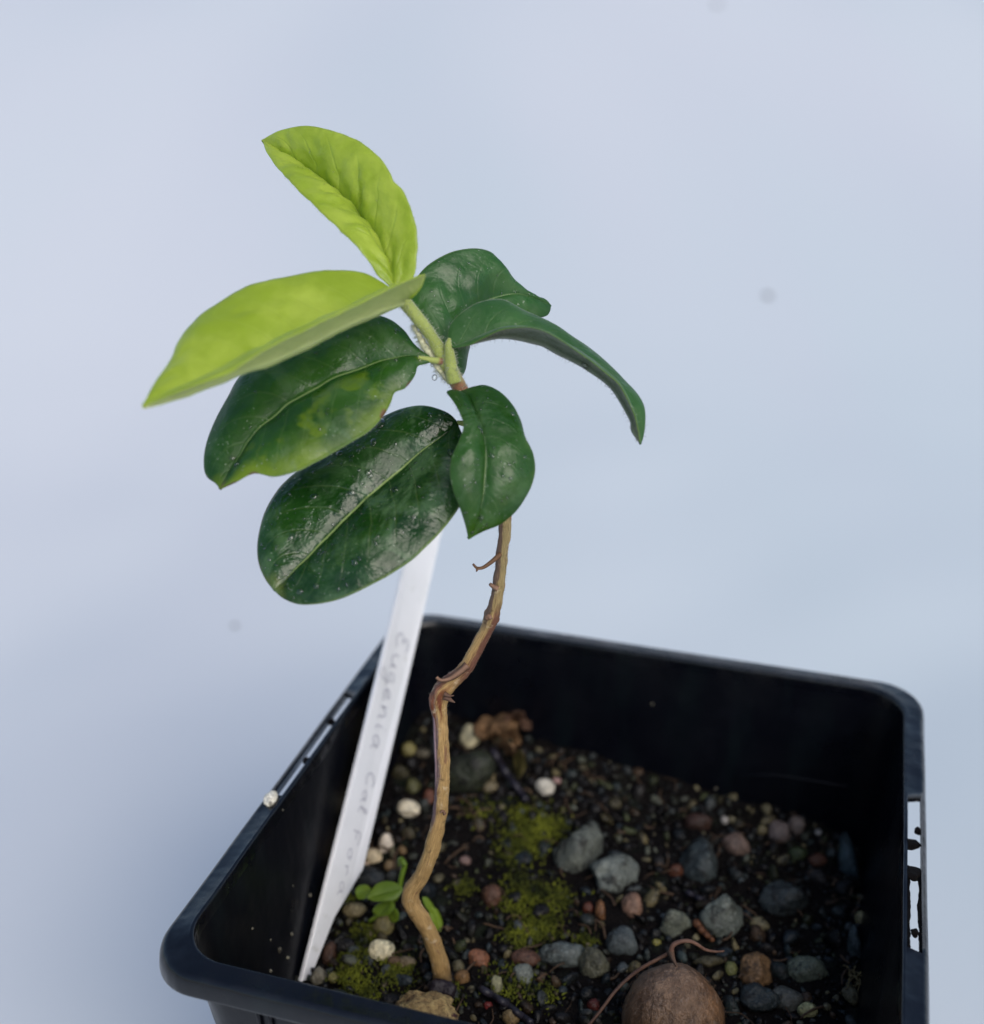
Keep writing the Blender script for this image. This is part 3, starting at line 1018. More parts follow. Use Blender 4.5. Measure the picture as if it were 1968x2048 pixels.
def flake(name, pts, w0, w1, mat, parent):
    """A curled sliver of bark with thickness."""
    pp, qq = on_path(pts, 16)
    T = unit(np.gradient(pp, axis=0))
    view = unit(CAM - pp)
    S = unit(np.cross(T, view))
    V, F = [], []
    ws = np.interp(np.linspace(0, 1, 16), [0, .3, 1], [w0, (w0 + w1) * .6, w1])
    for i in range(16):
        for k, (sx, vy) in enumerate(((-1, 0.05), (0, .22), (1, 0.05), (0, -.06))):
            V.append(pp[i] + S[i] * sx * ws[i] + view[i] * vy)
    for i in range(15):
        for k in range(4):
            F.append((i * 4 + k, i * 4 + (k + 1) % 4, (i + 1) * 4 + (k + 1) % 4, (i + 1) * 4 + k))
    F += [(3, 2, 1, 0), (60, 61, 62, 63)]
    return mesh(name, V, F, mat, parent)


flake('bark_flake', [(935, 1330, 163.4), (915, 1347, 163.5), (897, 1358, 163.6), (880, 1360, 163.4), (873, 1354, 163)], .55, .22, M_FLAKE, plant)
flake('bark_flake', [(890, 1392, 164), (898, 1398, 163.6), (904, 1402, 163.2), (910, 1405, 162.6)], .6, .05, M_FLAKE, plant)
flake('bark_flake', [(888, 1388, 164), (900, 1392, 163.3), (908, 1391, 162.8)], .4, .05, M_FLAKE, plant)
flake('bark_flake', [(869, 1425, 165.4), (870, 1480, 165.7), (872, 1540, 166.3), (872, 1610, 167.2)], .26, .10, mat_plain('purple_bark', (0.07, 0.035, 0.045), (0.34, 0.25, 0.27)), plant)
flake('bark_flake', [(890, 1630, 167), (886, 1622, 166.6), (880, 1626, 166.3)], .25, .1, M_FLAKE, plant)
strand('twiglet', [(1000, 1108, 159), (992, 1116, 158.6), (980, 1126, 158.2), (966, 1135, 158), (954, 1136, 157.8), (946, 1128, 157.6)], .34, .16, M_TWIG, plant)
strand('twiglet', [(956, 1136, 157.8), (954, 1140, 157.6), (953, 1143, 157.5)], .2, .1, M_TWIG, plant, 6)
for pts in ([(973, 1236, 161.8), (978, 1232, 161.4), (982, 1238, 161.2)], [(996, 1178, 160), (985, 1172, 160), (980, 1168, 159.8)]):
    strand('bud_scar', pts, .4, .22, M_FLAKE, plant, 6)

# seed at the foot, dark root collar
rng = np.random.default_rng(3)
sv, sf = stone(4, rng, .15, .16)
sv = sv * (1 + 0.10 * np.array([nz(q, 4.5, 3) + .7 * nz(q, 9, 6) for q in sv]))[:, None]
cen, d = on_soil(846, 2038, 1.6)
Vs = cen + sv * np.array([4.6, 3.8, 3.0])
mesh('seed', Vs, sf, M_NUT, plant)
sv, sf = stone(3, rng, .4, .35)
cen = P(884, 1980, 174.5)
mesh('root_collar', cen + sv * np.array([2.2, 1.8, 1.7]), sf, M_BLACK, plant)


def mat_shoot():
    t = NT('green_shoot')
    U, Vv, uvv = t.uv()
    g_ = t.noise(500.0, 3)
    c = t.mix(g_, (0.20, 0.25, 0.045), (0.36, 0.42, 0.10))
    c = t.mix(t.step(t.math('ADD', U, t.math('MULTIPLY', t.math('SUBTRACT', g_, 0.5), 0.3)), 0.24, 0.06), c, (0.22, 0.10, 0.045))
    t.bs(Base_Color=c, Roughness=0.6, Sheen_Weight=0.5, Subsurface_Weight=0.0)
    t.bs(Normal=t.bump(t.noise(1500.0, 3), 0.4, 0.0004))
    return t.m


M_SHOOT = mat_shoot()
shp, shq = on_path([(926, 788, 154.2), (912, 762, 153.6), (897, 735, 153), (882, 706, 152.3), (858, 666, 151), (832, 632, 150), (806, 600, 149), (796, 584, 148.4), (790, 572, 148)], 70)
srad = np.interp(np.linspace(0, 1, 70), [0, .15, .28, .36, .5, .8, 1], [30, 31, 36, 30, 25, 27, 30]) * shq[:, 2] / FPX / 2
v, f, u = tube(shp, srad, 18, lambda i, a, p: 0.05 * nz(p, 2.0, 4))
shoot = mesh('shoot', v, f, M_SHOOT, plant, uv=u)
pp5, q5 = on_path([(908, 764, 152.6), (902, 735, 152), (899, 708, 151.4), (897, 690, 151), (899, 676, 150.8)], 30)
v, f, u = tube(pp5, np.interp(np.linspace(0, 1, 30), [0, .6, .85, 1], [15, 11.5, 8, 3]) * 152 / FPX, 14)
pet5 = mesh('petiole', v, f, M_SHOOT, plant, uv=np.array(u) * [0.7, 1] + [0.3, 0])
for pts, r in (([(884, 722, 152), (868, 721, 151.6), (848, 717, 151.1), (836, 715, 150.8)], .5), ([(960, 850, 155), (935, 848, 154.6), (914, 845, 154.2)], .55),
               ([(925, 790, 153.6), (917, 787, 152.4), (912, 790, 151.8)], .5), ([(894, 728, 153.5), (888, 712, 154.4), (889, 695, 155.4)], .5),
               ([(796, 590, 148), (812, 592, 146.5), (822, 588, 145.5)], .6)):
    strand('petiole', pts, r, r * .5, M_SHOOT, plant, 14, 12)
for base, q, nn in ((shp, srad, 700), (pp5, np.full(30, .8), 260)):
    idx = RNG.integers(0, len(base), nn)
    T = unit(np.gradient(base, axis=0))
    dirs = unit(np.cross(T[idx], RNG.normal(size=(nn, 3))))
    fuzz(shoot if base is shp else pet5, base[idx] + dirs * q[idx][:, None] * 0.95, dirs, 0.5)
idx = RNG.integers(60, 255, 900)
T = unit(np.gradient(sp, axis=0))
dirs = unit(np.cross(T[idx], RNG.normal(size=(900, 3))))
fuzz(stem, sp[idx] + dirs * rad[idx][:, None] * 0.97, dirs, 0.28, M_HAIR_D, 0.014)


NU, NV = 96, 41


def blade(Mp, Lp, Rp, dM, dL, dR, bulge=0.08, quilt=0.0, nq=8, wave=0.25, seed=1.0, thick=0.30, ref=(0.5, 0.5), grooveup=-0.12, curl=0.0):
    """Leaf surface from midrib and two edge outlines; returns top grid, normals, u, v."""
    M_ = catmull(np.array(Mp, float), NU); L_ = catmull(np.array(Lp, float), NU); R_ = catmull(np.array(Rp, float), NU)
    M3 = np.array([P(x, y, d) for (x, y), d in zip(M_, smooth_vals(dM, NU))])
    L3 = np.array([P(x, y, d) for (x, y), d in zip(L_, smooth_vals(dL, NU))])
    R3 = np.array([P(x, y, d) for (x, y), d in zip(R_, smooth_vals(dR, NU))])
    # gentle natural unevenness of the margin, none at base and tip
    vs = np.linspace(-1, 1, NV)
    vs = np.sign(vs) * np.abs(vs) ** 0.92
    us = np.linspace(0, 1, NU)
    G = np.zeros((NU, NV, 3))
    for j, v in enumerate(vs):
        E = L3 if v < 0 else R3
        G[:, j] = M3 * (1 - abs(v)) + E * abs(v)

    def normals(G):
        n_ = unit(np.cross(np.gradient(G, axis=0), np.gradient(G, axis=1)))
        return n_

    n0 = normals(G)
    iu = int(ref[0] * (NU - 1)); jv = int((ref[1] + 1) / 2 * (NV - 1))
    sg = 1.0 if np.dot(n0[iu, jv], CAM - G[iu, jv]) > 0 else -1.0
    n0 = n0 * sg
    # blend normals over the midrib so the fold is soft
    halfw = 0.5 * (np.linalg.norm(L3 - M3, axis=1) + np.linalg.norm(R3 - M3, axis=1))
    H = np.zeros((NU, NV))
    env = np.sin(np.pi * np.clip(us, 0, 1)) ** 0.5
    for i in range(NU):
        for j, v in enumerate(vs):
            a = abs(v)
            h = bulge * halfw[i] * 4 * a * (1 - a)
            h += grooveup * math.exp(-(v / 0.05) ** 2) * env[i]
            ir = nz(G[i, j], 0.30, seed + 9)
            ph = us[i] * nq - (a ** 1.3) * 1.9 + 0.3 * math.sin(7 * us[i] + seed) + 0.55 * ir + (0.4 if v < 0 else 0)
            h += quilt * (0.45 + 1.3 * nz(G[i, j], 0.22, seed + 3)) * math.cos(2 * math.pi * ph) * math.sin(math.pi * min(1, a * 1.05)) ** 0.8 * env[i]
            p = G[i, j]
            h += 0.55 * quilt * nz(p, 0.75, seed + 2) * env[i]
            h += wave * (nz(p, 0.16, seed) + 0.45 * nz(p, 0.42, seed + 5)) * env[i] * (0.35 + 0.65 * (1 - a ** 4))
            H[i, j] = h
    G = G + n0 * H[..., None]
    n1 = normals(G) * sg
    # smooth degenerate normals at the ends
    n1[0] = n1[2]; n1[1] = n1[2]; n1[-1] = n1[-3]; n1[-2] = n1[-3]
    return G, n1, us, vs, sg


def leaf(mat, back, label=None, thick=0.30, **kw):
    G, n1, us, vs, sg = blade(**kw)
    tv = thick * (1 - 0.65 * np.abs(vs) ** 5)
    top = G + n1 * (tv / 2)[None, :, None]
    bot = G - n1 * (tv / 2)[None, :, None]
    rib = 0.26 * np.exp(-(vs / 0.07) ** 2)           # midrib stands proud below
    bot = bot - n1 * rib[None, :, None] * np.linspace(1, .3, NU)[:, None, None]
    V = np.vstack([top.reshape(-1, 3), bot.reshape(-1, 3)])
    UV = [(u_, (v_ + 1) / 2) for u_ in us for v_ in vs]
    UV = np.array(UV + UV)
    K = NU * NV
    F, MI = [], []
    for i in range(NU - 1):
        for j in range(NV - 1):
            q = (i * NV + j, (i + 1) * NV + j, (i + 1) * NV + j + 1, i * NV + j + 1)
            F.append(q if sg > 0 else q[::-1]); MI.append(0)
            q2 = tuple(x + K for x in q)
            F.append(q2[::-1] if sg > 0 else q2); MI.append(1)
    for i in range(NU - 1):
        for j, fl in ((0, 1), (NV - 1, -1)):
            q = (i * NV + j, i * NV + j + K, (i + 1) * NV + j + K, (i + 1) * NV + j)
            F.append(q if fl * sg > 0 else q[::-1]); MI.append(0)
    for i, fl in ((0, -1), (NU - 1, 1)):
        for j in range(NV - 1):
            q = (i * NV + j, i * NV + j + K, i * NV + j + 1 + K, i * NV + j + 1)
            F.append(q if fl * sg > 0 else q[::-1]); MI.append(0)
    o = mesh('leaf', V, F, None, plant, uv=UV, mats=[mat, back], mi=MI)
    if label:
        o['label'] = label
    return o, top, bot, n1, us, vs


def drops(leaf_o, top, n1, spots):
    V, F = [], []
    for u_, v_, r, flat in spots:
        i = min(NU - 2, max(1, int(u_ * (NU - 1)))); j = min(NV - 2, max(1, int((v_ + 1) / 2 * (NV - 1))))
        p, n_ = top[i, j], n1[i, j]
        s = unit(np.cross(n_, [0.2, 0.5, 0.9])); q = np.cross(n_, s)
        ang = RNG.uniform(0, 6.28); el = RNG.uniform(1.0, 1.5)
        s, q = s * math.cos(ang) + q * math.sin(ang), q * math.cos(ang) - s * math.sin(ang)
        sv, sf = ICO[2]
        b0 = len(V)
        V.extend(p + sv[:, :1] * s * r * el + sv[:, 1:2] * q * r + np.where(sv[:, 2:] > 0, sv[:, 2:] * flat, sv[:, 2:] * 0.12) * n_ * r)
        F.extend([(a + b0, b + b0, c + b0) for a, b, c in sf])
    o = mesh('water_droplets', V, F, M_WATER, leaf_o)
    o['kind'] = 'stuff'
    return o


def rand_spots(n, rmin, rmax, urange=(0.05, 0.95), vrange=(-0.9, 0.9)):
    return [(RNG.uniform(*urange), RNG.uniform(*vrange), min(rmax, rmin + RNG.exponential((rmax - rmin) * .25)), RNG.uniform(0.35, 0.6)) for _ in range(n)]


YG1, YG2 = (0.33, 0.43, 0.045), (0.55, 0.64, 0.11)
M_Y1 = mat_leaf('young_leaf_quilted', YG1, YG2, (0.36, 0.45, 0.10), (0.74, 0.92, 0.08), 0.45, (0.24, 0.46), quilt=1.0, bump=0.5, sheen=0.15, nveins=8)
M_Y2 = mat_leaf('young_leaf_soft', YG1, YG2, (0.42, 0.50, 0.10), (0.80, 0.95, 0.08), 0.50, (0.4, 0.6), quilt=0.4, bump=0.25, sheen=0.2)
M_YB = mat_back('young_leaf_underside', (0.44, 0.48, 0.19), (0.62, 0.66, 0.30), 0.32, (0.7, 0.85, 0.15), 0.1)
D1, D2 = (0.010, 0.042, 0.012), (0.022, 0.075, 0.022)
TR = (0.10, 0.42, 0.02)
M_D3 = mat_leaf('leaf_yellowing', (0.016, 0.068, 0.010), (0.034, 0.115, 0.016), (0.27, 0.38, 0.15), (0.14, 0.5, 0.02), 0.30, (0.26, 0.46), bump=0.5, yellow=(0.16, 0.25, 0.008), side=1, ytip=0.07, yw=0.40, blotch=0.6, vs=0.09, quilt=0.2, sheen_paint=0.55,
                spots=[(0.995, 0.5, 0.05, (0.13, 0.075, 0.05)), (0.96, 1.0, 0.05, (0.10, 0.06, 0.04)), (0.30, 1.0, 0.028, (0.16, 0.07, 0.03)), (0.14, 1.0, 0.022, (0.13, 0.06, 0.04)), (0.86, 1.0, 0.026, (0.16, 0.11, 0.06))])
M_D7 = mat_leaf('leaf_wet_dark', (0.007, 0.036, 0.005), (0.017, 0.066, 0.010), (0.30, 0.40, 0.14), (0.06, 0.32, 0.01), 0.18, (0.18, 0.38), bump=0.8, vs=0.09, quilt=0.2, sheen_paint=0.6,
                yellow=(0.10, 0.12, 0.006), side=-1, ytip=0.06, yw=0.12, spots=[(0.94, 0.35, 0.014, (0.003, 0.003, 0.003)), (0.99, 0.0, 0.03, (0.12, 0.08, 0.01))])
M_D6 = mat_leaf('leaf_small', (0.018, 0.070, 0.010), (0.038, 0.12, 0.018), (0.16, 0.26, 0.08), (0.14, 0.5, 0.02), 0.30, (0.22, 0.45), vs=0.09, quilt=0.2, sheen_paint=0.65, bump=0.5,
                yellow=(0.06, 0.15, 0.006), side=1, ytip=0.26, yw=0.10)
M_D5 = mat_leaf('leaf_arching', (0.034, 0.12, 0.026), (0.065, 0.18, 0.045), (0.22, 0.30, 0.06), (0.14, 0.5, 0.03), 0.32, (0.35, 0.6), vs=0.09, quilt=0.2, sheen_paint=0.65, bump=0.6, sheen=0.35)
M_D4 = mat_leaf('leaf_back', (0.018, 0.080, 0.014), (0.036, 0.13, 0.022), (0.18, 0.28, 0.10), (0.12, 0.46, 0.03), 0.30, (0.28, 0.46), vs=0.09, quilt=0.2, sheen_paint=0.5, bump=0.45, sheen=0.15)
M_DB = mat_back('leaf_underside', (0.045, 0.075, 0.045), (0.10, 0.145, 0.09), 0.25, (0.16, 0.4, 0.04))
M_DB5 = mat_back('arching_leaf_underside', (0.05, 0.07, 0.045), (0.13, 0.16, 0.11), 0.18, (0.2, 0.4, 0.05))

# 1: upright yellow-green leaf
l1 = leaf(M_Y1, M_YB, 'yellow green upright top leaf with quilted veins',
          Mp=[(788, 574), (780, 535), (752, 475), (708, 419), (664, 379), (608, 335), (561, 306), (525, 281)],
          Lp=[(786, 578), (768, 562), (756, 551), (728, 511), (684, 463), (640, 423), (596, 379), (565, 347), (537, 312), (525, 281)],
          Rp=[(790, 580), (815, 566), (829, 549), (833, 523), (835, 475), (825, 427), (808, 384), (797, 371), (788, 363), (783, 349), (764, 320), (724, 286), (672, 264), (616, 252), (569, 259), (540, 271), (525, 281)],
          dM=[148, 152, 156, 160, 163], dL=[148, 147, 149.5, 154, 163], dR=[148, 148, 151, 156, 163],
          bulge=0.12, quilt=0.42, nq=7, wave=0.25, seed=2.0, thick=0.34, ref=(0.5, 0.5), grooveup=-0.3)
drops(l1[0], l1[1], l1[3], rand_spots(22, 0.05, 0.14, vrange=(-.6, .9)))
# 2: folded yellow-green leaf reaching forward left
l2 = leaf(M_Y2, M_YB, 'yellow green top leaf folded along its midrib, reaching out to the left',
          Mp=[(806, 604), (784, 612), (748, 628), (680, 660), (636, 684), (589, 704), (529, 728), (473, 748), (369, 788), (320, 803), (285, 813)],
          Lp=[(800, 592), (780, 578), (764, 565), (728, 547), (684, 541), (632, 543), (569, 555), (497, 572), (441, 602), (397, 634), (358, 682), (342, 718), (310, 766), (285, 813)],
          Rp=[(822, 594), (840, 577), (849, 556), (845, 550), (776, 578), (708, 611), (648, 641), (593, 666), (537, 693), (489, 725), (449, 749), (369, 779), (320, 798), (285, 813)],
          dM=[147, 143, 139, 135, 132], dL=[148, 147, 145, 141, 132], dR=[144, 136.5, 132, 129, 132],
          bulge=0.10, quilt=0.16, wave=0.3, seed=6.0, thick=0.36, ref=(0.5, -0.5), grooveup=-0.1)
# 3: yellowing dark leaf, middle left
l3 = leaf(M_D3, M_DB, 'dark green leaf turning yellow along its lower edge',
          Mp=[(866, 720), (838, 716), (811, 714), (751, 726), (702, 744), (652, 767), (602, 796), (569, 816), (516, 865), (469, 928), (440, 978)],
          Lp=[(866, 719), (840, 700), (824, 684), (808, 661), (781, 640), (751, 631), (720, 634), (668, 650), (602, 682), (529, 722), (483, 750), (456, 792), (430, 842), (413, 889), (408, 925), (413, 952), (433, 968), (440, 979)],
          Rp=[(866, 721), (851, 728), (835, 733), (829, 752), (811, 775), (789, 785), (781, 806), (765, 835), (735, 865), (685, 895), (635, 922), (595, 942), (549, 953), (516, 947), (496, 951), (469, 966), (440, 979)],
          dM=[151.5, 151, 150, 148.5, 146], dL=[151.5, 154, 154.5, 152, 146], dR=[151.5, 148, 145.5, 144.5, 146],
          bulge=0.16, quilt=0.06, nq=7, wave=0.55, seed=11.0, thick=0.36, ref=(0.5, 0.5), grooveup=-0.04)
drops(l3[0], l3[1], l3[3], rand_spots(60, 0.06, 0.24, urange=(.03, .6), vrange=(-.9, .2)) + rand_spots(40, .08, .3))
# 7: large wet dark leaf, lower left
l7 = leaf(M_D7, M_DB, 'darkest wet leaf with a pale midrib, lowest on the plant',
          Mp=[(914, 846), (887, 872), (834, 912), (768, 968), (702, 1028), (652, 1078), (599, 1131), (568, 1165), (547, 1180)],
          Lp=[(914, 844), (905, 833), (887, 822), (851, 812), (811, 816), (768, 832), (728, 858), (668, 895), (602, 938), (569, 965), (546, 995), (529, 1028), (519, 1064), (515, 1097), (519, 1131), (532, 1160), (547, 1180)],
          Rp=[(915, 848), (928, 882), (934, 932), (932, 985), (917, 1018), (884, 1061), (851, 1094), (818, 1124), (768, 1157), (702, 1190), (652, 1205), (602, 1209), (569, 1198), (547, 1180)],
          dM=[154.2, 153, 151, 149, 147], dL=[154.2, 156.5, 155, 152, 147], dR=[154.2, 149.5, 146, 145, 147],
          bulge=0.13, quilt=0.05, nq=7, wave=0.5, seed=17.0, thick=0.38, ref=(0.5, 0.5), grooveup=-0.14)
drops(l7[0], l7[1], l7[3], [(.28, -.82, .75, .5), (.34, -.5, .24, .5), (.38, -.62, .2, .5), (.62, -.42, .38, .5), (.66, -.75, .22, .5), (.3, -.7, .2, .5), (.5, -.7, .2, .5)]
      + rand_spots(120, 0.08, 0.30, vrange=(-.9, .3)) + [(RNG.uniform(.1, .9), RNG.uniform(-.85, .8), RNG.uniform(.22, .42), .5) for _ in range(16)] + rand_spots(60, .08, .26, vrange=(.1, .9)))
# 5: arching leaf to the right, folded
l5 = leaf(M_D5, M_DB5, 'narrow folded leaf arching down to the right with a fuzzy underside',
          Mp=[(899, 694), (925, 690), (960, 680), (1000, 672), (1036, 674), (1079, 683), (1107, 696), (1143, 717), (1179, 739), (1214, 763), (1232, 781), (1250, 812), (1264, 842), (1266, 862), (1281, 889)],
          Lp=[(896, 690), (897, 661), (907, 641), (929, 621), (957, 605), (993, 598), (1014, 602), (1043, 618), (1079, 634), (1111, 650), (1143, 673), (1179, 696), (1214, 725), (1250, 761), (1275, 789), (1288, 814), (1290, 846), (1286, 875), (1281, 889)],
          Rp=[(900, 696), (918, 695), (943, 689), (962, 679), (1000, 661), (1036, 655), (1071, 656), (1107, 671), (1143, 696), (1179, 721), (1214, 748), (1240, 772), (1264, 818), (1274, 850), (1281, 889)],
          dM=[151, 150.5, 150, 150, 150], dL=[151, 153, 154, 153, 150], dR=[151, 147, 146.5, 147, 150],
          bulge=0.10, quilt=0.03, wave=0.2, seed=23.0, thick=0.34, ref=(0.35, -0.6), grooveup=-0.1)
# 4: broad leaf behind
l4 = leaf(M_D4, M_DB, 'broad dark leaf behind the stem, at the right',
          Mp=[(888, 714), (891, 690), (896, 664), (911, 639), (950, 613), (986, 597), (1029, 588), (1065, 597), (1101, 612)],
          Lp=[(886, 714), (872, 695), (857, 671), (832, 636), (819, 603), (825, 571), (843, 543), (868, 522), (904, 504), (943, 497), (971, 500), (989, 511), (1000, 537), (1014, 559), (1043, 581), (1064, 592), (1089, 598), (1101, 612)],
          Rp=[(892, 716), (905, 742), (916, 756), (928, 745), (933, 715), (928, 695), (960, 668), (1000, 650), (1045, 640), (1086, 634), (1098, 626), (1101, 612)],
          dM=[155, 157, 160, 163, 166], dL=[155, 156, 158, 162, 166], dR=[155, 158.5, 162, 163, 166],
          bulge=0.14, quilt=0.08, nq=7, wave=0.6, seed=31.0, thick=0.34, ref=(0.5, -0.5), grooveup=-0.15)
drops(l4[0], l4[1], l4[3], rand_spots(40, 0.06, 0.2, vrange=(-.95, 0)))
# 6: small leaf hanging at the front
l6 = leaf(M_D6, M_DB, 'small leaf hanging in front of the stem, light green at its tip',
          Mp=[(912, 786), (936, 793), (948, 821), (962, 857), (969, 893), (970, 929), (968, 968), (964, 1000), (954, 1039), (937, 1077)],
          Lp=[(908, 786), (893, 784), (907, 804), (921, 829), (927, 854), (918, 882), (904, 914), (900, 946), (907, 982), (921, 1018), (931, 1050), (937, 1077)],
          Rp=[(914, 786), (929, 785), (950, 774), (971, 771), (1000, 784), (1025, 811), (1041, 843), (1050, 875), (1066, 907), (1070, 939), (1064, 968), (1050, 996), (1029, 1025), (1000, 1048), (968, 1061), (937, 1077)],
          dM=[152.5, 148.5, 146.5, 146, 148], dL=[152.5, 147, 145, 145, 148], dR=[152.5, 151, 148.5, 147.5, 148],
          bulge=0.16, quilt=0.06, nq=6, wave=0.35, seed=41.0, thick=0.34, ref=(0.5, 0.5), grooveup=-0.25)
drops(l6[0], l6[1], l6[3], rand_spots(80, 0.07, 0.30) + [(.55, .42, .25, .5), (.62, .45, .22, .5), (.6, .3, .2, .5), (.85, .1, .28, .5)])

# fuzz on margins and undersides
for L, nn, ln, mt in ((l5, 700, 0.5, M_HAIR_D), (l2, 260, 0.36, M_HAIR), (l1, 200, 0.3, M_HAIR), (l6, 160, 0.3, M_HAIR_D), (l4, 120, 0.28, M_HAIR), (l3, 120, 0.28, M_HAIR)):
    o, top, bot, n1, us, vs = L
    iu = RNG.integers(3, NU - 2, nn)
    side = RNG.integers(0, 3, nn)
    jv = np.where(side == 0, 0, np.where(side == 1, NV - 1, NV // 2 + RNG.integers(-3, 4, nn)))
    out = np.where(side[:, None] == 0, unit(top[iu, 0] - top[iu, 3]), np.where(side[:, None] == 1, unit(top[iu, -1] - top[iu, -4]), -n1[iu, NV // 2]))
    fuzz(o, bot[iu, jv], unit(out - 0.3 * n1[iu, jv]), ln, mt)

# drop hanging under the arching leaf and one under the shoot
for (px, py, d, r) in ((1170, 730, 149.6, .42), (869, 755, 151.5, .34)):
    sv, sf = ICO[3]
    mesh('water_droplet', P(px, py, d) + sv * r * np.array([1, 1, 1.15]), sf, M_WATER, plant)
# hairy young bud in the leaf axil
bp, bq = on_path([(826, 650, 150.6), (836, 668, 151), (846, 686, 151.5), (857, 704, 152), (868, 722, 152.3), (880, 742, 152.5), (894, 762, 153)], 40)
M_BUD = mat_plain('hairy_bud', (0.34, 0.34, 0.18), (0.72, 0.72, 0.52))
v, f, u = tube(bp, np.interp(np.linspace(0, 1, 40), [0, .3, .6, 1], [.2, .42, .42, .2]), 12, lambda i, a, p: 0.22 * nz(p, 1.6, 5))
bud = mesh('axil_bud', v, f, M_BUD, plant, uv=u)
idx = RNG.integers(0, 480, 900)
bv = np.array(v)[idx]
fuzz(bud, bv, unit(bv - bp[idx // 12]), 0.55, rad=.022)


# ------------------------------------------------------------------ the plant label
def mat_label():
    t = NT('white_label_plastic')
    c = t.mix(t.step(t.noise(120.0, 4), 0.45, 0.75), (0.82, 0.825, 0.84), (0.76, 0.77, 0.78))
    c = t.mix(t.math('MULTIPLY', t.step(t.noise(200.0, 5, .7), 0.60, 0.74), 0.45), c, (0.36, 0.36, 0.28))
    t.bs(Base_Color=c, Roughness=0.38)
    t.bs(Normal=t.bump(t.noise(300.0, 2), 0.15, 0.0005))
    return t.m


tipL = P(600, 1962, 181.0)
topL = P(788, 1200, 206.0)
axis = topL - tipL
Lw = P(844, 1217, 212.5) - (tipL + axis * 0.978)
axu = unit(axis)
Lw = Lw - axu * np.dot(Lw, axu)
W_ = np.linalg.norm(Lw)
wu = Lw / W_
nu_ = unit(np.cross(wu, axu))
if np.dot(nu_, CAM - topL) < 0:
    nu_ = -nu_
Ltot = np.linalg.norm(axis) * 1.42
taper_at = np.linalg.norm(axis) * 0.30
lab = empty('plant_label', tipL)
tag(lab, 'white plastic plant label with faint handwriting, stuck in the soil', 'plant label')
THK = 0.62
out = [(0, -6), (W_ * .06, -5.5), (W_ * .5, taper_at * .55), (W_, taper_at), (W_, Ltot - 2), (W_ - 1.5, Ltot), (1.5, Ltot), (0, Ltot - 2)]
# subdivide the outline and give the front a small chamfer
pts = []
for k in range(len(out)):
    a, b = np.array(out[k], float), np.array(out[(k + 1) % len(out)], float)
    m = max(1, int(np.linalg.norm(b - a) / 3))
    for i in range(m):
        pts.append(a + (b - a) * i / m)
pts = np.array(pts)
cc = pts.mean(0)


def lp(q, h):
    bow = 0.35 * math.sin(q[1] / 26.0)
    return tipL + wu * q[0] + axu * q[1] + nu_ * (h + bow)


def inset(k):
    nx = np.roll(pts, -1, 0) - np.roll(pts, 1, 0)
    nn = unit(np.stack([-nx[:, 1], nx[:, 0]], 1))
    return pts + nn * k


ri = inset(0.12)
V = [lp(q, -THK / 2) for q in pts] + [lp(q, THK / 2 - .12) for q in pts] + [lp(q, THK / 2) for q in ri]
n = len(pts)
F = [tuple(range(n))[::-1], tuple(range(2 * n, 3 * n))]
for k in range(n):
    for lv in (0, 1):
        F.append((lv * n + k, lv * n + (k + 1) % n, (lv + 1) * n + (k + 1) % n, (lv + 1) * n + k))
me_lab = mesh('blade', V, F, mat_label(), lab, smooth=False)

# handwriting, letter strokes in (along, across) units, x runs down the label
GL = {
    'E': [[(.75, .9), (.4, 1.0), (.12, .82), (.3, .58), (.5, .55), (.2, .5), (.0, .25), (.3, .0), (.75, .15)]],
    'u': [[(.0, .5), (.05, .1), (.3, .0), (.5, .2), (.55, .5), (.55, .1), (.7, .0)]],
    'g': [[(.5, .45), (.2, .5), (.05, .25), (.25, .02), (.5, .3), (.5, -.45), (.25, -.6), (.05, -.4), (.7, .05)]],
    'e': [[(.0, .2), (.4, .3), (.35, .5), (.1, .4), (.05, .1), (.35, .0), (.6, .12)]],
    'n': [[(.0, .5), (.05, .0), (.1, .35), (.35, .5), (.48, .3), (.48, .05), (.65, .0)]],
    'i': [[(.1, .5), (.12, .05), (.3, .0)], [(.12, .72), (.15, .76)]],
    'a': [[(.5, .45), (.2, .5), (.02, .22), (.2, .0), (.48, .3), (.5, .5), (.52, .05), (.7, .0)]],
    'C': [[(.7, .85), (.4, 1.0), (.05, .6), (.1, .15), (.4, .0), (.7, .15)]],
    'l': [[(.0, .1), (.3, .8), (.25, 1.0), (.12, .8), (.15, .1), (.4, .0)]],
    'F': [[(.1, .0), (.12, .95), (.7, 1.0)], [(.1, .5), (.5, .55)]],
    'o': [[(.3, .5), (.05, .35), (.1, .05), (.35, .0), (.52, .25), (.3, .5), (.6, .45)]],
    'r': [[(.05, .5), (.1, .0), (.1, .3), (.3, .5), (.5, .45)]],
    's': [[(.5, .45), (.2, .5), (.15, .3), (.45, .2), (.4, .02), (.05, .03)]],
}
ink = NT('faded_ink')
ink.bs(Base_Color=(0.40, 0.40, 0.46), Roughness=0.5)


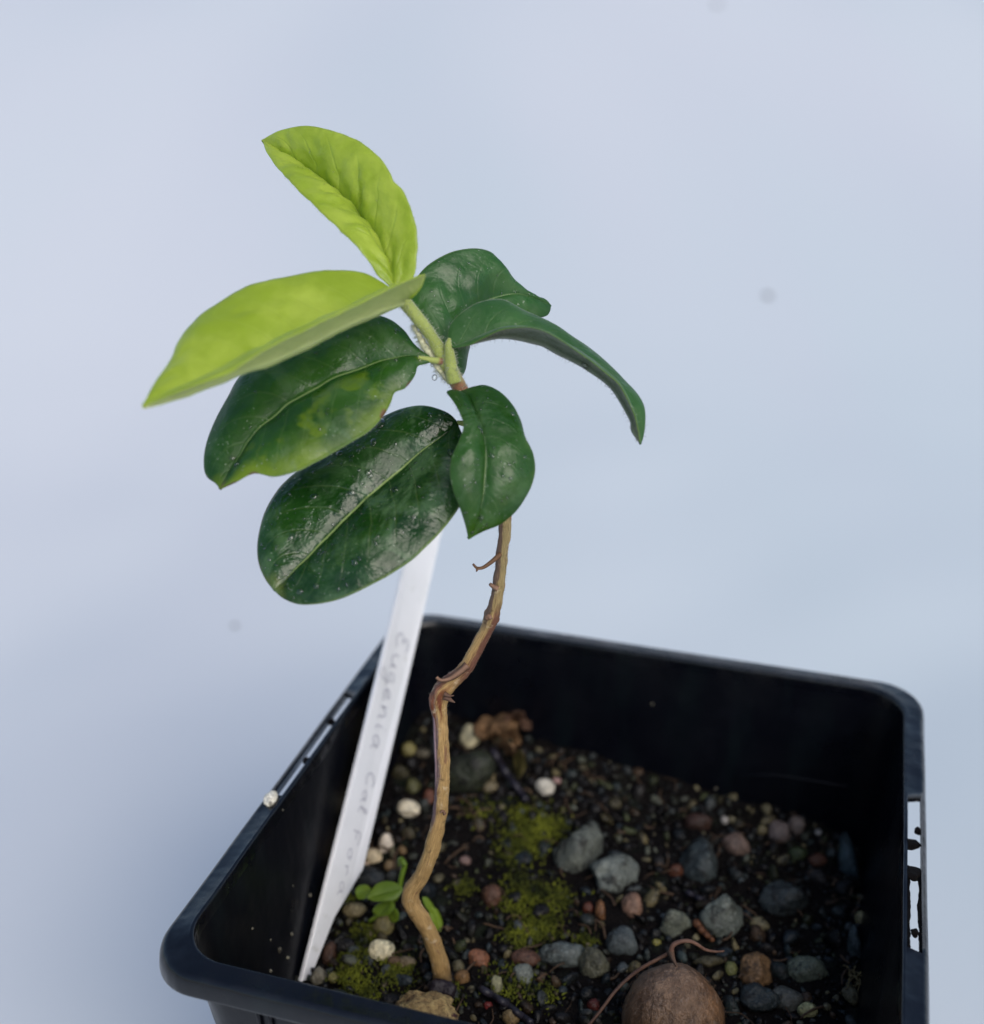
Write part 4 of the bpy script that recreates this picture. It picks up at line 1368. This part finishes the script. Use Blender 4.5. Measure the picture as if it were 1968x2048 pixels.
def write(text, start, end, size, across):
    """Letters run towards the tip, their tops to the right edge."""
    V, F = [], []
    adv = lambda ch: {'i': .6, 'l': .65, 'E': 1.25, 'C': 1.2, 'F': 1.1, 'g': .95}.get(ch, .95)
    wide = (start - end) / sum(adv(c_) for c_ in text)
    x = start
    for ch in text:
        for st in GL[ch]:
            q = catmull(np.array(st), 18)
            prev = None
            T = unit(np.gradient(q, axis=0))
            for i in range(18):
                nn = np.array([-T[i][1], T[i][0]])
                for s in (-1, 1):
                    c = q[i] * np.array([wide * 1.15, size]) + nn * s * 0.085
                    V.append(lp((across + c[1], x - c[0]), THK / 2 + 0.02))
                if i:
                    b = len(V) - 4
                    F.append((b, b + 1, b + 3, b + 2))
        x -= wide * adv(ch)
    o = mesh('handwriting', V, F, ink.m, lab, smooth=False)
    return o


LA = np.linalg.norm(axis)
write('Eugenia', LA * 0.925, LA * 0.585, W_ * 0.44, W_ * 0.30)
write('Cal', LA * 0.535, LA * 0.42, W_ * 0.28, W_ * 0.40)
write('Fora', LA * 0.385, LA * 0.21, W_ * 0.25, W_ * 0.40)


# ------------------------------------------------------------------ other things on the soil
def mat_brownseed():
    t = NT('fibrous_seed_coat')
    o = t.obj()
    fib = t.noise(260.0, 5, 0.7, t.scaled(o, (3.0, 3.0, 0.8)))
    big = t.noise(110.0, 3)
    c = t.mix(t.rng(fib, 0.3, 0.7, 0, 1), (0.050, 0.027, 0.016), (0.23, 0.145, 0.09))
    c = t.mix(t.step(big, 0.4, 0.7), c, t.mix(1.0, c, (1.35, 1.1, 0.75), 'MULTIPLY'))
    c = t.mix(t.math('MULTIPLY', t.step(t.noise(75.0, 4, .6), 0.48, 0.66), 0.75), c, t.mix(1.0, c, (0.35, 0.28, 0.26), 'MULTIPLY'))
    c = t.mix(t.math('MULTIPLY', t.step(t.noise(800.0, 3, 0.6, t.scaled(o, (2, 2, .6))), 0.58, 0.68), 0.5), c, (0.24, 0.18, 0.14))
    t.bs(Base_Color=c, Roughness=t.rng(fib, .3, .7, .28, .5))
    t.b.inputs['Specular IOR Level'].default_value = 0.5
    t.bs(Normal=t.bump(fib, 0.8, 0.0011, t.bump(big, 0.5, 0.002)))
    return t.m


cen, d = on_soil(1346, 2034, 4.0)
nutE = empty('brown_seed', cen - np.array([0, 0, 6]))
tag(nutE, 'big brown fibrous seed half buried at the front, with a thin curling root', 'seed')
V0, F0 = ICO[4]
Vs = []
for q in V0:
    tt = (q[2] + 1) / 2
    k = 1.0 - 0.12 * tt ** 2
    pnt = np.array([q[0] * 6.9 * k, q[1] * 6.4 * k, q[2] * 7.6])
    s = 1 + 0.06 * nz(pnt, .22, 2) + 0.014 * nz(pnt * np.array([1, 1, .25]), 2.2, 7)
    Vs.append(cen + pnt * s)
shell = mesh('seed_shell', Vs, F0, mat_brownseed(), nutE)
idx = RNG.integers(0, len(V0), 420)
fuzz(shell, np.array(Vs)[idx], unit(V0[idx] + np.array([0, 0, .9])), 0.6, mat_hair('brown_fibre', (0.20, 0.13, 0.08)), 0.022, name='fibre')
M_ROOT2 = mat_plain('brown_root', (0.05, 0.022, 0.015), (0.20, 0.11, 0.075))
M_ROOT = mat_plain('dark_root', (0.02, 0.010, 0.008), (0.12, 0.06, 0.035))
dt = d - 3.0
strand('root', [(1342, 1908, dt), (1345, 1892, dt), (1358, 1884, dt), (1378, 1882, dt), (1396, 1890, dt + .5), (1410, 1899, dt + 1), (1430, 1903, dt + 1.5), (1448, 1902, dt + 2)], .36, .14, M_ROOT2, nutE, 40)
strand('root', [(1340, 1905, dt), (1312, 1920, dt), (1280, 1938, dt - 2), (1250, 1962, dt - 4), (1228, 1985, dt - 5), (1208, 2012, dt - 6), (1186, 2040, dt - 7), (1172, 2056, dt - 8)], .26, .2, M_ROOT, nutE, 40)
M_HUSK = mat_plain('papery_husk', (0.05, 0.027, 0.016), (0.20, 0.12, 0.075))
flake('husk_flap', [(1340, 1900, dt + .2), (1346, 1918, dt - 1.5), (1354, 1934, dt - 3.0)], .55, .12, M_HUSK, nutE)


def soil_strand(name, pts, r0, r1, mat, label, cat, up=0.6, n=30):
    q = catmull(np.array(pts, float), n)
    pp = np.array([on_soil(x, y, up * (1 + 0.5 * math.sin(k * .7)))[0] for k, (x, y) in enumerate(q)])
    v, f, u = tube(pp, np.linspace(r0, r1, n), 8, lambda i, a, p: 0.12 * r0 * nz(p, 2.0, 3))
    return tag(mesh(name, v, f, mat, uv=u), label, cat)


M_DARKTWIG = mat_plain('dark_twig', (0.006, 0.006, 0.010), (0.035, 0.032, 0.045), rough=.4)
soil_strand('dark_twig', [(962, 1978), (1000, 2000), (1030, 2022), (1062, 2046)], .55, .5, M_DARKTWIG, 'black straight twig lying near the front rim', 'twig', 1.0)
soil_strand('dark_twig', [(985, 1500), (1005, 1535), (1030, 1570), (1052, 1600)], .75, .6, M_DARKTWIG, 'thick black twig leading down from the curled dead leaf', 'twig', 1.0)
soil_strand('dark_twig', [(1375, 1785), (1405, 1800), (1440, 1812)], .5, .3, M_DARKTWIG, 'short black twig behind the wedge shaped grey stone', 'twig', .8)
soil_strand('rusty_twig', [(1392, 1845), (1405, 1862), (1425, 1880)], .6, .35, mat_plain('rusty', (0.05, 0.02, .01), (.17, .07, .03)), 'short rust brown twig left of the wedge shaped grey stone', 'twig', 1.0)
# tangle of fine yellowish roots near the right wall
t_root = empty('root_tangle', on_soil(1735, 1990)[0])
tag(t_root, 'tangle of fine yellowish dead roots by the right wall', 'roots')
M_FR = mat_plain('fine_root', (0.10, 0.075, 0.03), (0.26, 0.20, 0.09))
for k in range(16):
    x, y = 1730 + RNG.normal() * 18, 1955 + RNG.normal() * 14
    pts = [(x, y)]
    an = RNG.uniform(0, 6.28)
    for _ in range(5):
        an += RNG.normal() * .7
        pts.append((pts[-1][0] + math.cos(an) * 9, pts[-1][1] + abs(math.sin(an)) * 12 - 2))
    q = catmull(np.array(pts), 18)
    pp = np.array([on_soil(x_, y_, 1.2 + 1.4 * nz((x_ * .1, y_ * .1, k), 1.0))[0] for x_, y_ in q])
    v, f, u = tube(pp, np.linspace(.11, .05, 18), 6)
    mesh('root', v, f, M_FR, t_root, uv=u)


V, F = [], []
for k in range(240):
    a, b = RNG.uniform(-38, 38, 2)
    an = RNG.uniform(0, 6.28)
    L = RNG.uniform(1.5, 6)
    h0 = RNG.uniform(-.2, .7)
    pts = []
    for q in range(8):
        an += RNG.normal() * .25
        a += math.cos(an) * L / 8; b += math.sin(an) * L / 8
        a, b = max(-38.5, min(38.5, a)), max(-38.5, min(38.5, b))
        pts.append(pot2w(a, b, soil_z(a, b) + .5 + h0 * math.sin(q * .45)))
    v, f, u = tube(pts, np.linspace(1, .6, 8) * RNG.uniform(.05, .22), 6)
    b0 = len(V)
    V += v
    F += [tuple(x + b0 for x in q) for q in f]
o = mesh('plant_debris', V, F, mat_plain('bark_fibre', (0.012, 0.008, 0.007), (0.11, 0.065, 0.035), 150.0, .7), origin=(0, 0, 0))
tag(o, 'bits of bark fibre and root strewn over the soil', kind='stuff')


# curled dead leaf at the back
def sheet_leaf(name, mid, half, depth_fn, mat, parent, thick=.35, curl=.8, nu=40, nv=17, crumple=.5, seed=1.0):
    q = catmull(np.array(mid, float), nu)
    T = unit(np.gradient(q, axis=0))
    V = []
    for sgn in (1, -1):
        for i in range(nu):
            wv = half(i / (nu - 1))
            for j in range(nv):
                v_ = -1 + 2 * j / (nv - 1)
                x, y = q[i] + np.array([-T[i][1], T[i][0]]) * v_ * wv
                dd = depth_fn(i / (nu - 1), v_)
                p = P(x, y, dd)
                p = p + unit(CAM - p) * (crumple * (nz(p, .5, seed) + .5 * nz(p, 1.2, seed)) + sgn * thick / 2 * (1 - .7 * abs(v_) ** 4))
                V.append(p)
    K = nu * nv
    F = []
    for i in range(nu - 1):
        for j in range(nv - 1):
            a = (i * nv + j, (i + 1) * nv + j, (i + 1) * nv + j + 1, i * nv + j + 1)
            F.append(a); F.append(tuple(x + K for x in a)[::-1])
    for i in range(nu - 1):
        for j in (0, nv - 1):
            F.append((i * nv + j, i * nv + j + K, (i + 1) * nv + j + K, (i + 1) * nv + j))
    for i in (0, nu - 1):
        for j in range(nv - 1):
            F.append((i * nv + j, i * nv + j + K, i * nv + j + 1 + K, i * nv + j + 1))
    return mesh(name, V, F, mat, parent)


M_DEAD = mat_plain('dead_leaf', (0.05, 0.022, 0.012), (0.27, 0.16, 0.075), 260.0, .7, .9, .0012)
de, dd_ = on_soil(1000, 1470, 2.0)
dead = empty('dead_leaf', de)
tag(dead, 'curled brown dead leaf at the back of the soil', 'dead leaf')
sheet_leaf('blade', [(958, 1475), (975, 1456), (1000, 1452), (1025, 1466), (1040, 1490)], lambda u: 25 * (math.sin(math.pi * min(1, .15 + u * .82)) ** .7) + 5 * math.sin(13 * u) + 3 * math.sin(29 * u), lambda u, v: dd_ - 2 + 4.5 * v * v * (1 - .3 * u) + 2 * u + 1.5 * math.sin(9 * u + 2 * v), M_DEAD, dead, thick=.3, crumple=2.2, seed=3)
sheet_leaf('blade', [(1010, 1440), (1030, 1432), (1055, 1452), (1062, 1462)], lambda u: 13 * (math.sin(math.pi * (.08 + u * .88)) ** .8) + 3 * math.sin(17 * u), lambda u, v: dd_ - 1 + 3 * v * math.sin(5 * u), mat_plain('dark_dead_leaf', (0.03, 0.014, 0.01), (0.13, 0.07, 0.04), 260.0, .7, .9, .0012), dead, thick=.3, crumple=1.8, seed=6)
sheet_leaf('blade', [(1000, 1480), (1020, 1500), (1036, 1512), (1050, 1512)], lambda u: 13 * math.sin(math.pi * (.1 + u * .8)) + 3 * math.sin(19 * u), lambda u, v: dd_ - 3 + 3 * v + math.sin(8 * u), M_DEAD, dead, thick=.3, crumple=1.4, seed=8)
sheet_leaf('blade', [(1035, 1500), (1040, 1530), (1032, 1560)], lambda u: 12 * math.sin(math.pi * (.15 + u * .8)), lambda u, v: dd_ - 6 + 2 * v, mat_plain('olive_scrap', (0.05, 0.04, 0.01), (0.18, 0.14, 0.04)), dead, crumple=.6, seed=9)

# tiny weed
wp, wd = on_soil(790, 1825)
weed = empty('weed_seedling', wp)
tag(weed, 'tiny bright green weed with round leaves left of the stem', 'weed')
M_WEED = mat_leaf('weed_leaf', (0.13, 0.21, 0.014), (0.22, 0.31, 0.025), (0.26, 0.36, 0.06), (0.32, 0.65, 0.04), 0.30, (0.3, 0.5), bump=.3, nveins=5)


def weed_leaf(Mp, Lp, Rp, dd):
    G, n1, us, vs, sg = blade(Mp=Mp, Lp=Lp, Rp=Rp, dM=[dd, dd, dd], dL=[dd, dd + .9, dd], dR=[dd, dd - .9, dd], bulge=.1, wave=.08, grooveup=-.05, seed=dd)
    top, bot = G + n1 * .12, G - n1 * .12
    V = np.vstack([top.reshape(-1, 3), bot.reshape(-1, 3)])
    UV = np.array([(u_, (v_ + 1) / 2) for u_ in us for v_ in vs] * 2)
    K = NU * NV
    F = []
    for i in range(0, NU - 1):
        for j in range(NV - 1):
            q = (i * NV + j, (i + 1) * NV + j, (i + 1) * NV + j + 1, i * NV + j + 1)
            F += [q, tuple(x + K for x in q)[::-1]]
        for j in (0, NV - 1):
            F.append((i * NV + j, i * NV + j + K, (i + 1) * NV + j + K, (i + 1) * NV + j))
    return mesh('leaf', V, F, M_WEED, weed, uv=UV)


wd -= 6
weed_leaf([(806, 1778), (785, 1784), (735, 1796)], [(806, 1776), (785, 1764), (755, 1768), (735, 1795)], [(806, 1780), (790, 1798), (755, 1803), (735, 1797)], wd)
weed_leaf([(780, 1800), (772, 1815), (758, 1832)], [(778, 1800), (757, 1808), (746, 1822), (758, 1833)], [(782, 1800), (790, 1812), (780, 1828), (758, 1833)], wd + 1)
weed_leaf([(846, 1795), (856, 1808), (870, 1828)], [(846, 1794), (855, 1797), (866, 1812), (871, 1829)], [(845, 1796), (848, 1808), (860, 1824), (870, 1829)], wd + 2.5)
weed_leaf([(858, 1815), (870, 1832), (880, 1862)], [(858, 1813), (874, 1820), (884, 1846), (880, 1862)], [(857, 1817), (860, 1834), (870, 1856), (879, 1862)], wd + 2.5)
weed_leaf([(742, 1778), (728, 1784), (712, 1786)], [(742, 1776), (730, 1770), (716, 1774), (711, 1785)], [(742, 1780), (732, 1796), (718, 1798), (712, 1787)], wd + 2.5)
weed_leaf([(778, 1812), (786, 1826), (790, 1842)], [(776, 1813), (775, 1828), (782, 1842), (790, 1844)], [(780, 1811), (794, 1820), (798, 1836), (791, 1844)], wd + 2)
weed_leaf([(800, 1730), (804, 1722), (810, 1735)], [(798, 1732), (797, 1718), (806, 1716), (811, 1735)], [(801, 1732), (805, 1730), (808, 1733), (810, 1737)], wd + .5)
strand('stalk', [(790, 1800, wd + 1), (798, 1780, wd + .6), (802, 1758, wd + .4), (806, 1742, wd + .4), (809, 1728, wd + .5), (802, 1720, wd + .6)], .34, .42, M_WEED, weed, 24)
strand('stalk', [(740, 1842, wd + 3), (760, 1826, wd + 2), (778, 1806, wd + 1), (790, 1798, wd + 1)], .3, .3, M_WEED, weed, 16)

# soil crumbs bridging the rim slots, white grain at the front end of the left slot
M_CRUMB = mat_soil()
for k, (px, py, wp_, hp, lbl) in enumerate([(1822, 1688, 34, 24, 'dark soil crumb bridging the right rim slot, highest of three'), (1824, 1746, 36, 40, 'dark soil crumb in the middle of the right rim slot'),
                                            (1830, 1866, 14, 18, 'small dark crumb near the front end of the right rim slot'), (1836, 1662, 12, 14, 'tiny crumb on the outer lip of the right rim slot'),
                                            (612, 1522, 12, 16, 'dark soil crumb across the left rim slot'), (662, 1443, 14, 14, 'dark soil crumb high in the left rim slot')]):
    r_ = ray(px, py)
    d = (RIMZ - 0.5 - CAM[2]) / r_[2]
    sv, sf = stone(3, np.random.default_rng(60 + k), .1, .20)
    mm_ = d / FPX / 2
    o = mesh('soil_crumb', CAM + r_ * d + sv * np.array([wp_ * mm_ * 1.1, hp * mm_ * 1.1, .55]), sf, M_CRUMB)
    tag(o, lbl, 'soil crumb', 'soil crumbs in the rim slots')
for k, (a_, b0_, b1_, lbl) in enumerate(((42.55, -1.5, -16.0, 'ridge of packed soil along the inner side of the right rim slot'), (44.0, -1.0, -16.0, 'ridge of packed soil along the outer side of the right rim slot'))):
    pth = [pot2w(a_ + .12 * nz((q, k, 0), .5, 3), q, -.62) for q in np.linspace(b0_, b1_, 40)]
    v, f, u = tube(pth, [.26 + .16 * nz((q, k, 5), .6, 7) for q in np.linspace(b0_, b1_, 40)], 10, lambda i, a, p: .06 * nz(p, 3.0, 2))
    tag(mesh('soil_ridge', v, f, M_CRUMB, uv=u), lbl, 'soil')
r_ = ray(541, 1597)
d = (RIMZ - CAM[2]) / r_[2]
sv, sf = stone(3, np.random.default_rng(77), .2, .12)
o = mesh('white_grain', CAM + r_ * d + sv * np.array([1.0, 1.5, .7]), sf, M_STONE, col=np.tile(srgb(232, 228, 215), (len(sv), 1)))
tag(o, 'white grain stuck in the front end of the left rim slot', 'grain')


# dirt specks on the sheet far behind
def sheet_hit(px, py):
    from mathutils.bvhtree import BVHTree
    global _bvh
    if '_bvh' not in globals():
        n_ = SHN
        m_ = len(SHV) // n_
        _bvh = BVHTree.FromPolygons([Vector(v) for v in SHV], [(j * n_ + i, j * n_ + i + 1, (j + 1) * n_ + i + 1, (j + 1) * n_ + i) for j in range(m_ - 1) for i in range(n_ - 1)])
    h = _bvh.ray_cast(Vector(CAM), Vector(ray(px, py)))
    return np.array(h[0]), np.array(h[1])


M_SPECK = mat_plain('dirt', (0.10, 0.11, 0.11), (0.2, 0.2, 0.2))
for px, py, rr, lbl in ((1536, 593, .95, 'grey dirt speck on the white sheet, right of the arching leaf'), (1434, 10, .9, 'grey dirt speck high up on the white sheet'), (470, 1252, .7, 'faint dirt speck on the white sheet left of the plant label')):
    h, nn = sheet_hit(px, py)
    dist = np.dot(h - CAM, np.array([0, _c, -_s]))
    sv, sf = stone(2, np.random.default_rng(int(px)), 0, .15)
    o = mesh('dirt_speck', h + sv * rr * dist / 400 * np.array([1.3, 1.3, 1.2]), sf, M_SPECK)
    tag(o, lbl, 'dirt speck', 'dirt specks on the sheet')
